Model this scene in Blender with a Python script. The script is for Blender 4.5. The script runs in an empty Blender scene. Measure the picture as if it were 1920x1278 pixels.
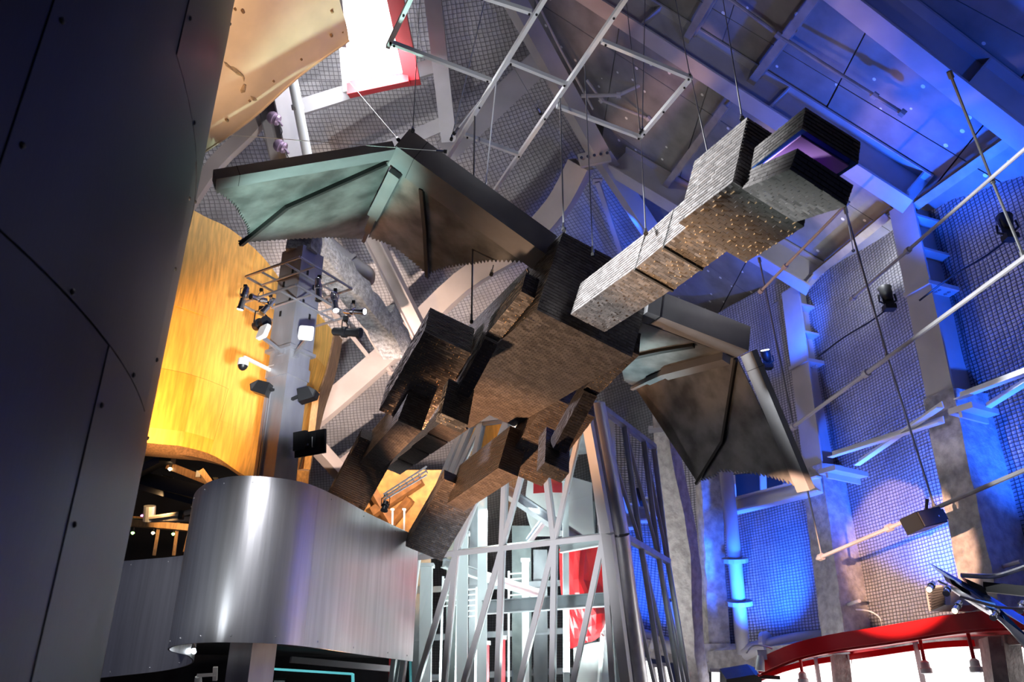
import bpy, math, random
from mathutils import Vector as V, Matrix
random.seed(7)
sc = bpy.context.scene
col = sc.collection
# ------------------------------------------------------------------ camera
FPX = 1500.0
TH = math.radians(24.8)
CAM = V((0, 0, 1.6))
FW = V((0, math.cos(TH), math.sin(TH)))
UP = V((0, -math.sin(TH), math.cos(TH)))
cd = bpy.data.cameras.new('camera')
cam = bpy.data.objects.new('camera', cd)
col.objects.link(cam)
cam.location = CAM
cam.rotation_euler = (math.pi / 2 + TH, 0, 0)
cd.sensor_width = 36.0
cd.lens = FPX * 36.0 / 1920.0
cd.clip_end = 300
cd.dof.use_dof = True
cd.dof.focus_distance = 12.5
cd.dof.aperture_fstop = 1.6
sc.camera = cam
# ------------------------------------------------------------------ world, exposure, large lights
sc.view_settings.view_transform = 'Standard'
sc.view_settings.look = 'None'
sc.view_settings.gamma = 1.0
sc.view_settings.use_curve_mapping = False
sc.view_settings.exposure = 0.0
w = bpy.data.worlds.new('world')
sc.world = w
w.use_nodes = True
w.node_tree.nodes['Background'].inputs[0].default_value = (0.05, 0.06, 0.15, 1)
w.node_tree.nodes['Background'].inputs[1].default_value = 0.26

def ray(x, y):
    return FW + V((1, 0, 0)) * ((x - 960) / FPX) + UP * ((639 - y) / FPX)
def P(x, y, d):
    return CAM + ray(x, y) * d
def PZ(x, y, z):
    r = ray(x, y)
    return CAM + r * ((z - CAM.z) / r.z)
def PY(x, y, Y):
    r = ray(x, y)
    return CAM + r * (Y / r.y)
def roofz(x):
    return 13.3 + (9.3 - x) * 0.9
RN = V((0.9, 0, 1)).normalized()
def PR(x, y, off):
    """point seen at x, y that lies a distance off below the right roof slope"""
    r = ray(x, y)
    k = 13.3 + 9.3 * 0.9 - off * math.sqrt(1.81)
    return CAM + r * ((k - CAM.z - 0.9 * CAM.x) / (r.z + 0.9 * r.x))

def spot(name, loc, target, power, color, angle, blend=0.6, radius=0.15):
    l = bpy.data.lights.new(name, 'SPOT')
    l.energy = power
    l.color = color
    l.spot_size = math.radians(angle)
    l.spot_blend = blend
    l.shadow_soft_size = radius
    o = bpy.data.objects.new(name, l)
    col.objects.link(o)
    o.location = loc
    o.rotation_euler = (V(target) - V(loc)).to_track_quat('-Z', 'Y').to_euler()
    return o
def area(name, loc, target, power, color, sx, sy):
    l = bpy.data.lights.new(name, 'AREA')
    l.energy = power
    l.color = color
    l.shape = 'RECTANGLE'
    l.size = sx
    l.size_y = sy
    o = bpy.data.objects.new(name, l)
    col.objects.link(o)
    o.location = loc
    o.rotation_euler = (V(target) - V(loc)).to_track_quat('-Z', 'Y').to_euler()
    return o
BLUE = (0.010, 0.105, 1.0)
WHT = (0.93, 0.97, 1.0); WARM = (1.0, 0.60, 0.32)
spot('key_neck', (-3.0, 8.2, 7.3), (2.2, 8.5, 6.75), 12000, WHT, 50, 0.4)
spot('key_flank', (-6.6, 12.6, 9.6), (-1.8, 13.4, 7.5), 4500, (0.88, 0.84, 1.0), 34, 0.7)
spot('warm_belly', (-3.6, 12.9, 0.6), (0.6, 11.8, 6.3), 2300, (1.0, 0.62, 0.38), 38, 0.8)
spot('warm_neck', (-1.5, 9.5, 0.6), (1.9, 8.3, 6.4), 4000, WARM, 24, 0.8)
spot('warm_hind', (-3.6, 14.6, 0.6), (-0.6, 15.2, 6.0), 5200, (1.0, 0.50, 0.25), 44, 0.8)
spot('cool_jaw', (-0.5, 7.6, 0.8), (2.75, 6.5, 6.1), 900, (0.75, 0.95, 0.9), 12, 0.5)
spot('teal_wing', (-3.5, 11.6, 3.4), (-3.1, 10.3, 8.6), 3400, (0.62, 1.0, 0.88), 34, 0.6)
spot('cool_leftwing', (0.8, 16.0, 3.0), (2.4, 12.4, 7.0), 900, (0.7, 0.95, 1.0), 17, 0.8)
spot('mouth', (-2.8, 4.2, 1.0), (2.9, 6.2, 6.45), 6500, (0.85, 0.62, 1.0), 9, 0.5)
spot('orange_wall', (-6.4, 12.6, 5.7), (-6.5, 17.6, 8.9), 2300, (1.0, 0.58, 0.22), 62, 0.5)
spot('orange_alcove', (-3.0, 22.0, 3.5), (-4.0, 27.5, 7.0), 330, (1.0, 0.46, 0.12), 60, 0.6)
spot('beige', (-1.8, 5.0, 2.5), (-3.6, 8.0, 10.4), 2600, (1.0, 0.74, 0.50), 27, 0.7)
spot('column_wash', (-2.5, 9.0, 5.0), (-4.5, 15.0, 8.1), 4200, WHT, 30, 0.8)
spot('screen_wash', (-3.0, 8.0, 7.0), (-4.6, 13.5, 3.6), 900, (0.95, 0.95, 1.0), 30, 0.8)
spot('screen_blue', (3.5, 7.5, 7.5), (-3.4, 14.0, 3.6), 1500, (0.06, 0.14, 1.0), 16, 0.8)
spot('screen_right', (1.5, 13.0, 1.2), (-2.9, 15.5, 3.6), 450, (1.0, 0.95, 0.9), 36, 0.8)
area('skylight', P(690, 70, 20.5), P(690, 700, 22), 480, (0.92, 0.96, 1.0), 2.5, 3.5)
spot('roof_lilac', (0.5, 19.0, 7.5), P(940, 330, 27), 1700, (1.0, 0.92, 0.93), 75, 0.8)
spot('roof_left', (-3.0, 17.5, 9.5), P(640, 300, 24), 800, (1.0, 0.97, 0.93), 80, 0.8)
spot('roof_pink', (-2.5, 22.0, 7.5), P(650, 740, 30), 4200, (1.0, 0.78, 0.64), 100, 0.5)
spot('roof_grey', (3.0, 8.0, 4.0), PR(1330, 60, 0), 700, (1.0, 0.92, 0.95), 46, 0.9)
spot('wall_fill', (4.6, 13.6, 2.6), P(1640, 720, 18), 360, (0.95, 0.85, 0.85), 60, 0.9)
spot('blue_roof', (8.6, 14.7, 9.4), PR(1700, 200, 0), 2600, BLUE, 100, 0.7)
spot('blue_roof_near', (8.4, 9.6, 8.4), PR(1860, 40, 0), 600, BLUE, 80, 0.7)
spot('blue_roof_far', (7.9, 20.0, 10.6), PR(1390, 520, 0), 1000, BLUE, 95, 0.6)
spot('blue_bay_a', (10.0, 13.5, 3.5), (11.3, 15.4, 8.5), 4600, BLUE, 78, 0.7)
spot('blue_bay_b', (8.6, 17.5, 3.5), (10.0, 20.2, 8.5), 5200, BLUE, 78, 0.7)
spot('blue_bay_c', (6.6, 22.2, 3.5), (7.7, 25.4, 6.8), 3800, BLUE, 84, 0.7)
spot('wall_white', P(1640, 528, 19.3), P(1612, 492, 21.4), 300, (0.92, 0.96, 1.0), 110, 0.9)
spot('peach_wall', (-1.5, 5.0, 3.0), P(1680, 1040, 17), 30000, (1.0, 0.58, 0.38), 13, 0.25, 0.05)
spot('node_blue', P(1180, 430, 27), P(1200, 380, 29), 90, BLUE, 120, 0.6)
area('tower_a', P(960, 960, 21.8), P(960, 1200, 20.5), 380, (0.95, 1.0, 1.0), 1.5, 1.5)
area('tower_b', P(1080, 1260, 20.2), P(1080, 1000, 21.5), 260, (0.95, 1.0, 1.0), 1.5, 1.5)
spot('tower_front', (-0.8, 11.5, 1.2), P(980, 1050, 18.5), 2000, (0.97, 0.95, 1.0), 42, 0.8)
spot('screen_left', (-6.6, 14.8, 4.9), (-8.3, 18.6, 3.2), 420, (0.95, 0.95, 1.0), 60, 0.7)
spot('screen_left_front', (-5.3, 10.6, 2.6), (-5.3, 13.6, 3.8), 260, (0.9, 0.95, 1.0), 60, 0.8)
spot('gallery_warm', P(300, 930, 19), P(305, 1010, 20.4), 260, (1.0, 0.6, 0.25), 120, 0.6)
spot('frame_wash', (-1.2, 5.6, 5.0), (0.5, 9.8, 11.0), 1000, WHT, 36, 0.8)  # added spot with no fixture, brightens the hanging frame
area('tower_c', P(880, 1290, 21.5), P(900, 1000, 22.5), 220, (0.95, 1.0, 1.0), 1.5, 1.0)
spot('blue_pilaster', (5.4, 21.2, 4.2), P(1338, 1040, 24.4), 1300, BLUE, 44, 0.7)

# ------------------------------------------------------------------ materials
MATS = {}
def mat(name, color, metallic=0.0, rough=0.5, var=0.0, vscale=3.0, bump=0.0, bscale=20.0, stretch=(1, 1, 1), emit=None, estr=0.0, spec=0.5, detail=4.0, color2=None):
    m = bpy.data.materials.new(name)
    m.use_nodes = True
    nt = m.node_tree
    b = nt.nodes['Principled BSDF']
    b.inputs['Base Color'].default_value = (*color, 1)
    b.inputs['Metallic'].default_value = metallic
    b.inputs['Roughness'].default_value = rough
    b.inputs['Specular IOR Level'].default_value = spec
    if emit:
        b.inputs['Emission Color'].default_value = (*emit, 1)
        b.inputs['Emission Strength'].default_value = estr
    if var or bump:
        tc = nt.nodes.new('ShaderNodeTexCoord')
        mp = nt.nodes.new('ShaderNodeMapping')
        mp.inputs['Scale'].default_value = stretch
        nt.links.new(tc.outputs['Object'], mp.inputs[0])
    if var:
        n = nt.nodes.new('ShaderNodeTexNoise')
        n.inputs['Scale'].default_value = vscale
        n.inputs['Detail'].default_value = detail
        nt.links.new(mp.outputs[0], n.inputs['Vector'])
        r = nt.nodes.new('ShaderNodeValToRGB')
        c2 = color2 or tuple(c * (1 - var) for c in color)
        r.color_ramp.elements[0].position = 0.35
        r.color_ramp.elements[1].position = 0.65
        r.color_ramp.elements[0].color = (*c2, 1)
        r.color_ramp.elements[1].color = (*[min(1, c * (1 + var * 0.5)) for c in color], 1)
        nt.links.new(n.outputs['Fac'], r.inputs[0])
        nt.links.new(r.outputs[0], b.inputs['Base Color'])
    if bump:
        n2 = nt.nodes.new('ShaderNodeTexNoise')
        n2.inputs['Scale'].default_value = bscale
        n2.inputs['Detail'].default_value = 5
        nt.links.new(mp.outputs[0], n2.inputs['Vector'])
        bp = nt.nodes.new('ShaderNodeBump')
        bp.inputs['Strength'].default_value = bump
        bp.inputs['Distance'].default_value = 0.05
        nt.links.new(n2.outputs['Fac'], bp.inputs['Height'])
        nt.links.new(bp.outputs[0], b.inputs['Normal'])
    MATS[name] = m
    return m
def math_node(nt, op, a, b=None, c=None):
    n = nt.nodes.new('ShaderNodeMath')
    n.operation = op
    for i, v in enumerate((a, b, c)):
        if v is None:
            continue
        if isinstance(v, (int, float)):
            n.inputs[i].default_value = v
        else:
            nt.links.new(v, n.inputs[i])
    return n.outputs[0]
def mesh_insulation(name, color, line, su, sv, lw=0.16, metallic=0.25, rough=0.42, crinkle=0.5):
    """foil-faced insulation held by a wire grid: UV in metres, wires every su by sv"""
    m = bpy.data.materials.new(name)
    m.use_nodes = True
    nt = m.node_tree
    b = nt.nodes['Principled BSDF']
    b.inputs['Metallic'].default_value = metallic
    b.inputs['Roughness'].default_value = rough
    uv = nt.nodes.new('ShaderNodeUVMap')
    sep = nt.nodes.new('ShaderNodeSeparateXYZ')
    nt.links.new(uv.outputs[0], sep.inputs[0])
    nz = nt.nodes.new('ShaderNodeTexNoise')
    nz.inputs['Scale'].default_value = 1.1
    nz.inputs['Detail'].default_value = 3
    nt.links.new(uv.outputs[0], nz.inputs['Vector'])
    wob = math_node(nt, 'MULTIPLY', nz.outputs['Fac'], 0.07)
    fs = []
    for o, s in ((sep.outputs[0], su), (sep.outputs[1], sv)):
        q = math_node(nt, 'ADD', o, wob)
        q = math_node(nt, 'DIVIDE', q, s)
        q = math_node(nt, 'FRACT', q)
        q = math_node(nt, 'SUBTRACT', q, 0.5)
        q = math_node(nt, 'ABSOLUTE', q)
        fs.append(q)
    near = math_node(nt, 'MINIMUM', fs[0], fs[1])
    wire = math_node(nt, 'LESS_THAN', near, lw / 2)
    n2 = nt.nodes.new('ShaderNodeTexNoise')
    n2.inputs['Scale'].default_value = 0.8
    n2.inputs['Detail'].default_value = 6
    nt.links.new(uv.outputs[0], n2.inputs['Vector'])
    r = nt.nodes.new('ShaderNodeValToRGB')
    r.color_ramp.elements[0].position = 0.3
    r.color_ramp.elements[1].position = 0.7
    r.color_ramp.elements[0].color = (*[c * 0.7 for c in color], 1)
    r.color_ramp.elements[1].color = (*[min(1, c * 1.2) for c in color], 1)
    nt.links.new(n2.outputs['Fac'], r.inputs[0])
    mx = nt.nodes.new('ShaderNodeMixRGB')
    nt.links.new(wire, mx.inputs[0])
    nt.links.new(r.outputs[0], mx.inputs[1])
    mx.inputs[2].default_value = (*line, 1)
    nt.links.new(mx.outputs[0], b.inputs['Base Color'])
    puff = math_node(nt, 'MULTIPLY', math_node(nt, 'ADD', math_node(nt, 'POWER', fs[0], 0.5), math_node(nt, 'POWER', fs[1], 0.5)), 0.5)
    n3 = nt.nodes.new('ShaderNodeTexNoise')
    n3.inputs['Scale'].default_value = 5
    n3.inputs['Detail'].default_value = 3
    nt.links.new(uv.outputs[0], n3.inputs['Vector'])
    hh = math_node(nt, 'ADD', puff, math_node(nt, 'MULTIPLY', n3.outputs['Fac'], 1.5))
    bp = nt.nodes.new('ShaderNodeBump')
    bp.inputs['Strength'].default_value = crinkle
    bp.inputs['Distance'].default_value = 0.05
    nt.links.new(hh, bp.inputs['Height'])
    nt.links.new(bp.outputs[0], b.inputs['Normal'])
    MATS[name] = m
def dotted_board(name, color, dot, s):
    """grey roof board with a grid of pale fastener caps: UV in metres"""
    m = bpy.data.materials.new(name)
    m.use_nodes = True
    nt = m.node_tree
    b = nt.nodes['Principled BSDF']
    b.inputs['Roughness'].default_value = 0.75
    uv = nt.nodes.new('ShaderNodeUVMap')
    v = nt.nodes.new('ShaderNodeTexVoronoi')
    v.inputs['Scale'].default_value = 1 / s
    v.inputs['Randomness'].default_value = 0.35
    nt.links.new(uv.outputs[0], v.inputs['Vector'])
    d = math_node(nt, 'LESS_THAN', v.outputs['Distance'], 0.095)
    n2 = nt.nodes.new('ShaderNodeTexNoise')
    n2.inputs['Scale'].default_value = 1.6
    n2.inputs['Detail'].default_value = 8
    nt.links.new(uv.outputs[0], n2.inputs['Vector'])
    r = nt.nodes.new('ShaderNodeValToRGB')
    r.color_ramp.elements[0].position = 0.3
    r.color_ramp.elements[1].position = 0.7
    r.color_ramp.elements[0].color = (*[c * 0.75 for c in color], 1)
    r.color_ramp.elements[1].color = (*[c * 1.15 for c in color], 1)
    nt.links.new(n2.outputs['Fac'], r.inputs[0])
    mx = nt.nodes.new('ShaderNodeMixRGB')
    nt.links.new(d, mx.inputs[0])
    nt.links.new(r.outputs[0], mx.inputs[1])
    mx.inputs[2].default_value = (*dot, 1)
    nt.links.new(mx.outputs[0], b.inputs['Base Color'])
    bp = nt.nodes.new('ShaderNodeBump')
    bp.inputs['Strength'].default_value = 0.4
    nt.links.new(n2.outputs['Fac'], bp.inputs['Height'])
    nt.links.new(bp.outputs[0], b.inputs['Normal'])
    MATS[name] = m
def glass_mat(name, tint, base=0.06):
    m = bpy.data.materials.new(name)
    m.use_nodes = True
    nt = m.node_tree
    nt.nodes.remove(nt.nodes['Principled BSDF'])
    out = nt.nodes['Material Output']
    t = nt.nodes.new('ShaderNodeBsdfTransparent')
    t.inputs[0].default_value = (*tint, 1)
    g = nt.nodes.new('ShaderNodeBsdfGlossy')
    g.inputs['Roughness'].default_value = 0.02
    fr = nt.nodes.new('ShaderNodeFresnel')
    fr.inputs[0].default_value = 1.5
    mx = nt.nodes.new('ShaderNodeMixShader')
    nt.links.new(fr.outputs[0], mx.inputs[0])
    nt.links.new(t.outputs[0], mx.inputs[1])
    nt.links.new(g.outputs[0], mx.inputs[2])
    nt.links.new(mx.outputs[0], out.inputs[0])
    MATS[name] = m
mat('navy_metal', (0.042, 0.045, 0.062), 0.85, 0.44, var=0.15, vscale=1.2, bump=0.03, bscale=60, stretch=(1, 1, 0.15))
mat('silver_metal', (0.70, 0.70, 0.72), 0.85, 0.36, var=0.12, vscale=4, bump=0.05, bscale=6, stretch=(2, 2, 0.1))
mat('steel', (0.40, 0.40, 0.43), 0.55, 0.42, var=0.2, vscale=2.5, stretch=(1, 1, 0.25))
mat('orange_sheet', (0.86, 0.47, 0.10), 0.1, 0.6, var=0.22, vscale=5, stretch=(3, 3, 0.25), bump=0.05, bscale=12)
mat('orange_sheet_deep', (0.80, 0.38, 0.06), 0.1, 0.6, var=0.22, vscale=5, stretch=(3, 3, 0.25), bump=0.05, bscale=12)
mat('beige_sheet', (0.80, 0.58, 0.40), 0.2, 0.45, var=0.12, vscale=1.6, bump=0.03, bscale=8)
mat('stain', (0.40, 0.26, 0.15), 0.1, 0.6, var=0.3, vscale=30)
mat('painted_steel', (0.42, 0.40, 0.42), 0.0, 0.5, var=0.1, vscale=1.2)
mat('warm_painted_steel', (0.52, 0.44, 0.41), 0.0, 0.5, var=0.1, vscale=1.2)
mat('tan_steel', (0.33, 0.29, 0.26), 0.0, 0.55, var=0.25, vscale=2.0)
mat('white_steel', (0.78, 0.79, 0.81), 0.1, 0.4)
mat('fireproofing', (0.30, 0.29, 0.30), 0.0, 0.95, var=0.4, vscale=9, bump=1.0, bscale=22)
mat('rendered_concrete', (0.40, 0.37, 0.36), 0.0, 0.85, var=0.3, vscale=5, bump=0.5, bscale=14)
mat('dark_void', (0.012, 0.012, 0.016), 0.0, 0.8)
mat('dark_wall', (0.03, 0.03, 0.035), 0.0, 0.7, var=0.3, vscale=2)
mat('floor_concrete', (0.16, 0.15, 0.15), 0.0, 0.5, var=0.2, vscale=0.5)
mat('red_paint', (0.62, 0.012, 0.018), 0.0, 0.28)
mat('red_matte', (0.55, 0.03, 0.04), 0.0, 0.5)
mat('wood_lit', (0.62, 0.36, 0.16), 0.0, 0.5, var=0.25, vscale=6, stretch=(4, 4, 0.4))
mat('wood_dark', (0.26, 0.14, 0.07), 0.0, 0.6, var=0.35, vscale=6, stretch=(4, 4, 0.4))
mat('black_plastic', (0.012, 0.012, 0.014), 0.0, 0.4)
mat('black_metal', (0.02, 0.02, 0.022), 0.4, 0.45)
mat('white_plastic', (0.80, 0.80, 0.80), 0.0, 0.4)
mat('chrome', (0.75, 0.75, 0.77), 1.0, 0.2)
mat('wire', (0.22, 0.22, 0.23), 0.7, 0.4)
mat('purple_metal', (0.42, 0.30, 0.44), 0.5, 0.35)
mat('lamp_lens', (0.9, 0.95, 1.0), 0.0, 0.3, emit=(0.85, 0.93, 1.0), estr=12)
mat('warm_lens', (1.0, 0.8, 0.5), 0.0, 0.3, emit=(1.0, 0.75, 0.4), estr=9)
mat('magenta_lens', (1.0, 0.3, 0.9), 0.0, 0.3, emit=(1.0, 0.25, 0.9), estr=6)
mat('green_lens', (0.5, 1.0, 0.3), 0.0, 0.3, emit=(0.45, 1.0, 0.25), estr=5)
mat('skylight_glow', (1, 1, 1), 0.0, 0.5, emit=(0.95, 0.98, 1.0), estr=5.0)
mat('window_glow', (1, 1, 1), 0.0, 0.5, emit=(1.0, 0.98, 0.97), estr=2.2)
mat('screen_dark', (0.015, 0.012, 0.012), 0.0, 0.15)
mat('teal_glow', (0.2, 0.7, 0.7), 0.0, 0.4, emit=(0.12, 0.55, 0.60), estr=0.9)
mat('shingle', (0.13, 0.12, 0.12), 0.35, 0.36)
_nt = MATS['shingle'].node_tree
_g = _nt.nodes.new('ShaderNodeNewGeometry')
_r = _nt.nodes.new('ShaderNodeValToRGB')
_r.color_ramp.elements[0].color = (0.098, 0.090, 0.088, 1)
_r.color_ramp.elements[1].color = (0.150, 0.138, 0.135, 1)
_nt.links.new(_g.outputs['Random Per Island'], _r.inputs[0])
_nt.links.new(_r.outputs[0], _nt.nodes['Principled BSDF'].inputs['Base Color'])
_nt.links.new(math_node(_nt, 'MULTIPLY_ADD', _g.outputs['Random Per Island'], 0.14, 0.28), _nt.nodes['Principled BSDF'].inputs['Roughness'])
mat('shingle_core', (0.10, 0.085, 0.075), 0.3, 0.45)
mat('brass_glint', (0.50, 0.34, 0.19), 0.9, 0.35)
mat('core_panel', (0.36, 0.40, 0.40), 0.1, 0.4, var=0.3, vscale=1.5)
mat('alcove_orange', (0.42, 0.19, 0.04), 0.0, 0.6, var=0.4, vscale=3)
mat('alcove_dark', (0.20, 0.08, 0.02), 0.0, 0.6, var=0.4, vscale=3)
mat('wing_bone', (0.20, 0.197, 0.205), 0.1, 0.55, var=0.12, vscale=2)
mat('wing_membrane', (0.21, 0.21, 0.205), 0.55, 0.40, var=0.5, vscale=2.2, detail=8)
mat('wing_strip', (0.012, 0.012, 0.012), 0.1, 0.5)
mat('mouth_lining', (0.68, 0.36, 0.92), 0.0, 0.5)
mat('blue_sheet', (0.03, 0.10, 0.35), 0.8, 0.2)
mat('vent_grille', (0.04, 0.04, 0.045), 0.2, 0.5)
mesh_insulation('insulation_wall', (0.46, 0.45, 0.48), (0.10, 0.10, 0.11), 0.115, 0.08, 0.22, 0.35, 0.38, 0.55)
mesh_insulation('insulation_roof', (0.50, 0.48, 0.50), (0.19, 0.18, 0.19), 0.135, 0.135, 0.17, 0.1, 0.6, 0.45)
dotted_board('roof_board', (0.25, 0.245, 0.25), (0.80, 0.80, 0.80), 0.55)
glass_mat('glass', (0.86, 0.93, 0.92))
# ------------------------------------------------------------------ mesh helpers
WL = {}
class MB:
    def __init__(s):
        s.v = []; s.f = []; s.uv = []; s.sm = False
    def add(s, vs, fs, uvs=None):
        n = len(s.v)
        s.v += [V(p) for p in vs]
        for i, f in enumerate(fs):
            s.f.append([n + k for k in f])
            s.uv.append(uvs[i] if uvs else None)
        return s
    def hexa(s, c):
        """eight corners: bottom ring 0-3, top ring 4-7"""
        return s.add(c, [(3, 2, 1, 0), (4, 5, 6, 7), (0, 1, 5, 4), (1, 2, 6, 5), (2, 3, 7, 6), (3, 0, 4, 7)])
    def box(s, c, R, d):
        hx, hy, hz = d[0] / 2, d[1] / 2, d[2] / 2
        q = [(-hx, -hy, -hz), (hx, -hy, -hz), (hx, hy, -hz), (-hx, hy, -hz), (-hx, -hy, hz), (hx, -hy, hz), (hx, hy, hz), (-hx, hy, hz)]
        return s.hexa([V(c) + (R @ V(p) if R else V(p)) for p in q])
    def bar(s, a, b, wd, ht, ref=(0, 0, 1), ext=0.0):
        a, b = V(a), V(b)
        t = (b - a).normalized()
        a = a - t * ext; b = b + t * ext
        sd = t.cross(V(ref))
        if sd.length < 1e-4:
            sd = t.cross(V((1, 0, 0)))
        sd.normalize()
        n = sd.cross(t)
        x, y = sd * (wd / 2), n * (ht / 2)
        return s.hexa([a - x - y, a + x - y, a + x + y, a - x + y, b - x - y, b + x - y, b + x + y, b - x + y])
    def tube(s, pts, r, seg=8, r2=None, cap=True):
        pts = [V(p) for p in pts]
        rings = []
        m = len(pts)
        prev = None
        for i, p in enumerate(pts):
            t = (pts[min(i + 1, m - 1)] - pts[max(i - 1, 0)]).normalized()
            if prev is None:
                a = t.orthogonal().normalized()
            else:
                a = (prev - t * prev.dot(t)).normalized()
            prev = a
            b = t.cross(a)
            rr = r if r2 is None else r + (r2 - r) * i / (m - 1)
            rings.append([p + (a * math.cos(2 * math.pi * k / seg) + b * math.sin(2 * math.pi * k / seg)) * rr for k in range(seg)])
        vs = [q for ring in rings for q in ring]
        fs = []
        for i in range(m - 1):
            for k in range(seg):
                k2 = (k + 1) % seg
                fs.append((i * seg + k, i * seg + k2, (i + 1) * seg + k2, (i + 1) * seg + k))
        if cap:
            fs.append(tuple(reversed(range(seg))))
            fs.append(tuple((m - 1) * seg + k for k in range(seg)))
        return s.add(vs, fs)
    def lathe(s, a, b, prof, seg=16):
        """surface of revolution about the axis a-b: prof is (fraction along axis, radius)"""
        a, b = V(a), V(b)
        t = (b - a).normalized()
        x = t.orthogonal().normalized()
        y = t.cross(x)
        vs = []
        for u, r in prof:
            c = a + (b - a) * u
            vs += [c + (x * math.cos(2 * math.pi * k / seg) + y * math.sin(2 * math.pi * k / seg)) * r for k in range(seg)]
        fs = []
        for i in range(len(prof) - 1):
            for k in range(seg):
                k2 = (k + 1) % seg
                fs.append((i * seg + k, i * seg + k2, (i + 1) * seg + k2, (i + 1) * seg + k))
        fs.append(tuple(reversed(range(seg))))
        fs.append(tuple((len(prof) - 1) * seg + k for k in range(seg)))
        return s.add(vs, fs)
    def prism(s, poly, off):
        """flat polygon given thickness along the vector off"""
        n = len(poly)
        vs = [V(p) for p in poly] + [V(p) + V(off) for p in poly]
        fs = [tuple(reversed(range(n))), tuple(range(n, 2 * n))]
        fs += [(i, (i + 1) % n, n + (i + 1) % n, n + i) for i in range(n)]
        return s.add(vs, fs)
    def sheet(s, g, th, flip=False):
        """grid of points g[row][col] made into a sheet of thickness th, UV in metres"""
        nr, nc = len(g), len(g[0])
        nrm = []
        for i in range(nr):
            row = []
            for j in range(nc):
                du = V(g[i][min(j + 1, nc - 1)]) - V(g[i][max(j - 1, 0)])
                dv = V(g[min(i + 1, nr - 1)][j]) - V(g[max(i - 1, 0)][j])
                n = du.cross(dv).normalized()
                row.append(-n if flip else n)
            nrm.append(row)
        um = [0.0]
        mid = nr // 2
        for j in range(1, nc):
            um.append(um[-1] + (V(g[mid][j]) - V(g[mid][j - 1])).length)
        vm = [0.0]
        mj = nc // 2
        for i in range(1, nr):
            vm.append(vm[-1] + (V(g[i][mj]) - V(g[i - 1][mj])).length)
        vs = [V(g[i][j]) for i in range(nr) for j in range(nc)] + [V(g[i][j]) + nrm[i][j] * th for i in range(nr) for j in range(nc)]
        N = nr * nc
        fs, uvs = [], []
        for i in range(nr - 1):
            for j in range(nc - 1):
                q = (i * nc + j, i * nc + j + 1, (i + 1) * nc + j + 1, (i + 1) * nc + j)
                u = ((um[j], vm[i]), (um[j + 1], vm[i]), (um[j + 1], vm[i + 1]), (um[j], vm[i + 1]))
                fs.append(q); uvs.append(u)
                fs.append(tuple(N + k for k in reversed(q))); uvs.append(tuple(reversed(u)))
        ring = [j for j in range(nc)] + [i * nc + nc - 1 for i in range(1, nr)] + [(nr - 1) * nc + j for j in range(nc - 2, -1, -1)] + [i * nc for i in range(nr - 2, 0, -1)]
        for k in range(len(ring)):
            a, b = ring[k], ring[(k + 1) % len(ring)]
            fs.append((b, a, N + a, N + b)); uvs.append(None)
        return s.add(vs, fs, uvs)
    def build(s, name, material, parent=None, label=None, smooth=False):
        org = V((0, 0, 0))
        if parent is not None:
            org = WL[parent.name]
        else:
            for p in s.v:
                org = org + p
            org = org / max(1, len(s.v))
        me = bpy.data.meshes.new(name)
        me.from_pydata([tuple(p - org) for p in s.v], [], s.f)
        if any(u for u in s.uv):
            l = me.uv_layers.new(name='UVMap')
            k = 0
            for i, f in enumerate(s.f):
                for j in range(len(f)):
                    if s.uv[i]:
                        l.data[k].uv = s.uv[i][j]
                    k += 1
        if isinstance(material, (list, tuple)):
            for q in material:
                me.materials.append(MATS[q])
        else:
            me.materials.append(MATS[material])
        if smooth:
            me.polygons.foreach_set('use_smooth', [True] * len(me.polygons))
            try:
                me.set_sharp_from_angle(angle=math.radians(35))
            except Exception:
                pass
        me.update()
        o = bpy.data.objects.new(name, me)
        col.objects.link(o)
        if parent is not None:
            o.parent = parent
        else:
            o.location = org
        WL[o.name] = org
        if label:
            o['label'] = label
        return o
def thing(name, label, cat, loc, group=None, kind=None):
    o = bpy.data.objects.new(name, None)
    o.empty_display_size = 0.2
    col.objects.link(o)
    o.location = loc
    WL[o.name] = V(loc)
    o['label'] = label
    o['category'] = cat
    if group:
        o['group'] = group
    if kind:
        o['kind'] = kind
    return o
def tag(o, label, cat, group=None, kind=None):
    o['label'] = label
    o['category'] = cat
    if group:
        o['group'] = group
    if kind:
        o['kind'] = kind
    return o
def part(name, m, parent, fn, *a, smooth=False, label=None, **k):
    b = MB()
    getattr(b, fn)(*a, **k)
    return b.build(name, m, parent, smooth=smooth, label=label)
def catmull(pts, n):
    out = []
    m = len(pts)
    for i in range(m - 1):
        p0 = pts[max(i - 1, 0)]; p1 = pts[i]; p2 = pts[i + 1]; p3 = pts[min(i + 2, m - 1)]
        for k in range(n):
            t = k / n
            out.append(0.5 * ((2 * p1) + (p2 - p0) * t + (2 * p0 - 5 * p1 + 4 * p2 - p3) * t * t + (3 * p1 - p0 - 3 * p2 + p3) * t ** 3))
    out.append(pts[-1])
    return out
def grid_from(rows, n_u, n_v):
    """smooth grid through a few rows of points"""
    rr = [catmull([V(p) for p in r], n_u) for r in rows]
    cols = [catmull([rr[i][j] for i in range(len(rr))], n_v) for j in range(len(rr[0]))]
    return [[cols[j][i] for j in range(len(cols))] for i in range(len(cols[0]))]
# ------------------------------------------------------------------ setting: floor, roof, walls
o = MB().box((0, 18, -0.1), None, (60, 60, 0.2)).build('floor', 'floor_concrete')
tag(o, 'dark grey concrete hall floor below the frame', 'floor', kind='structure')
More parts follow.
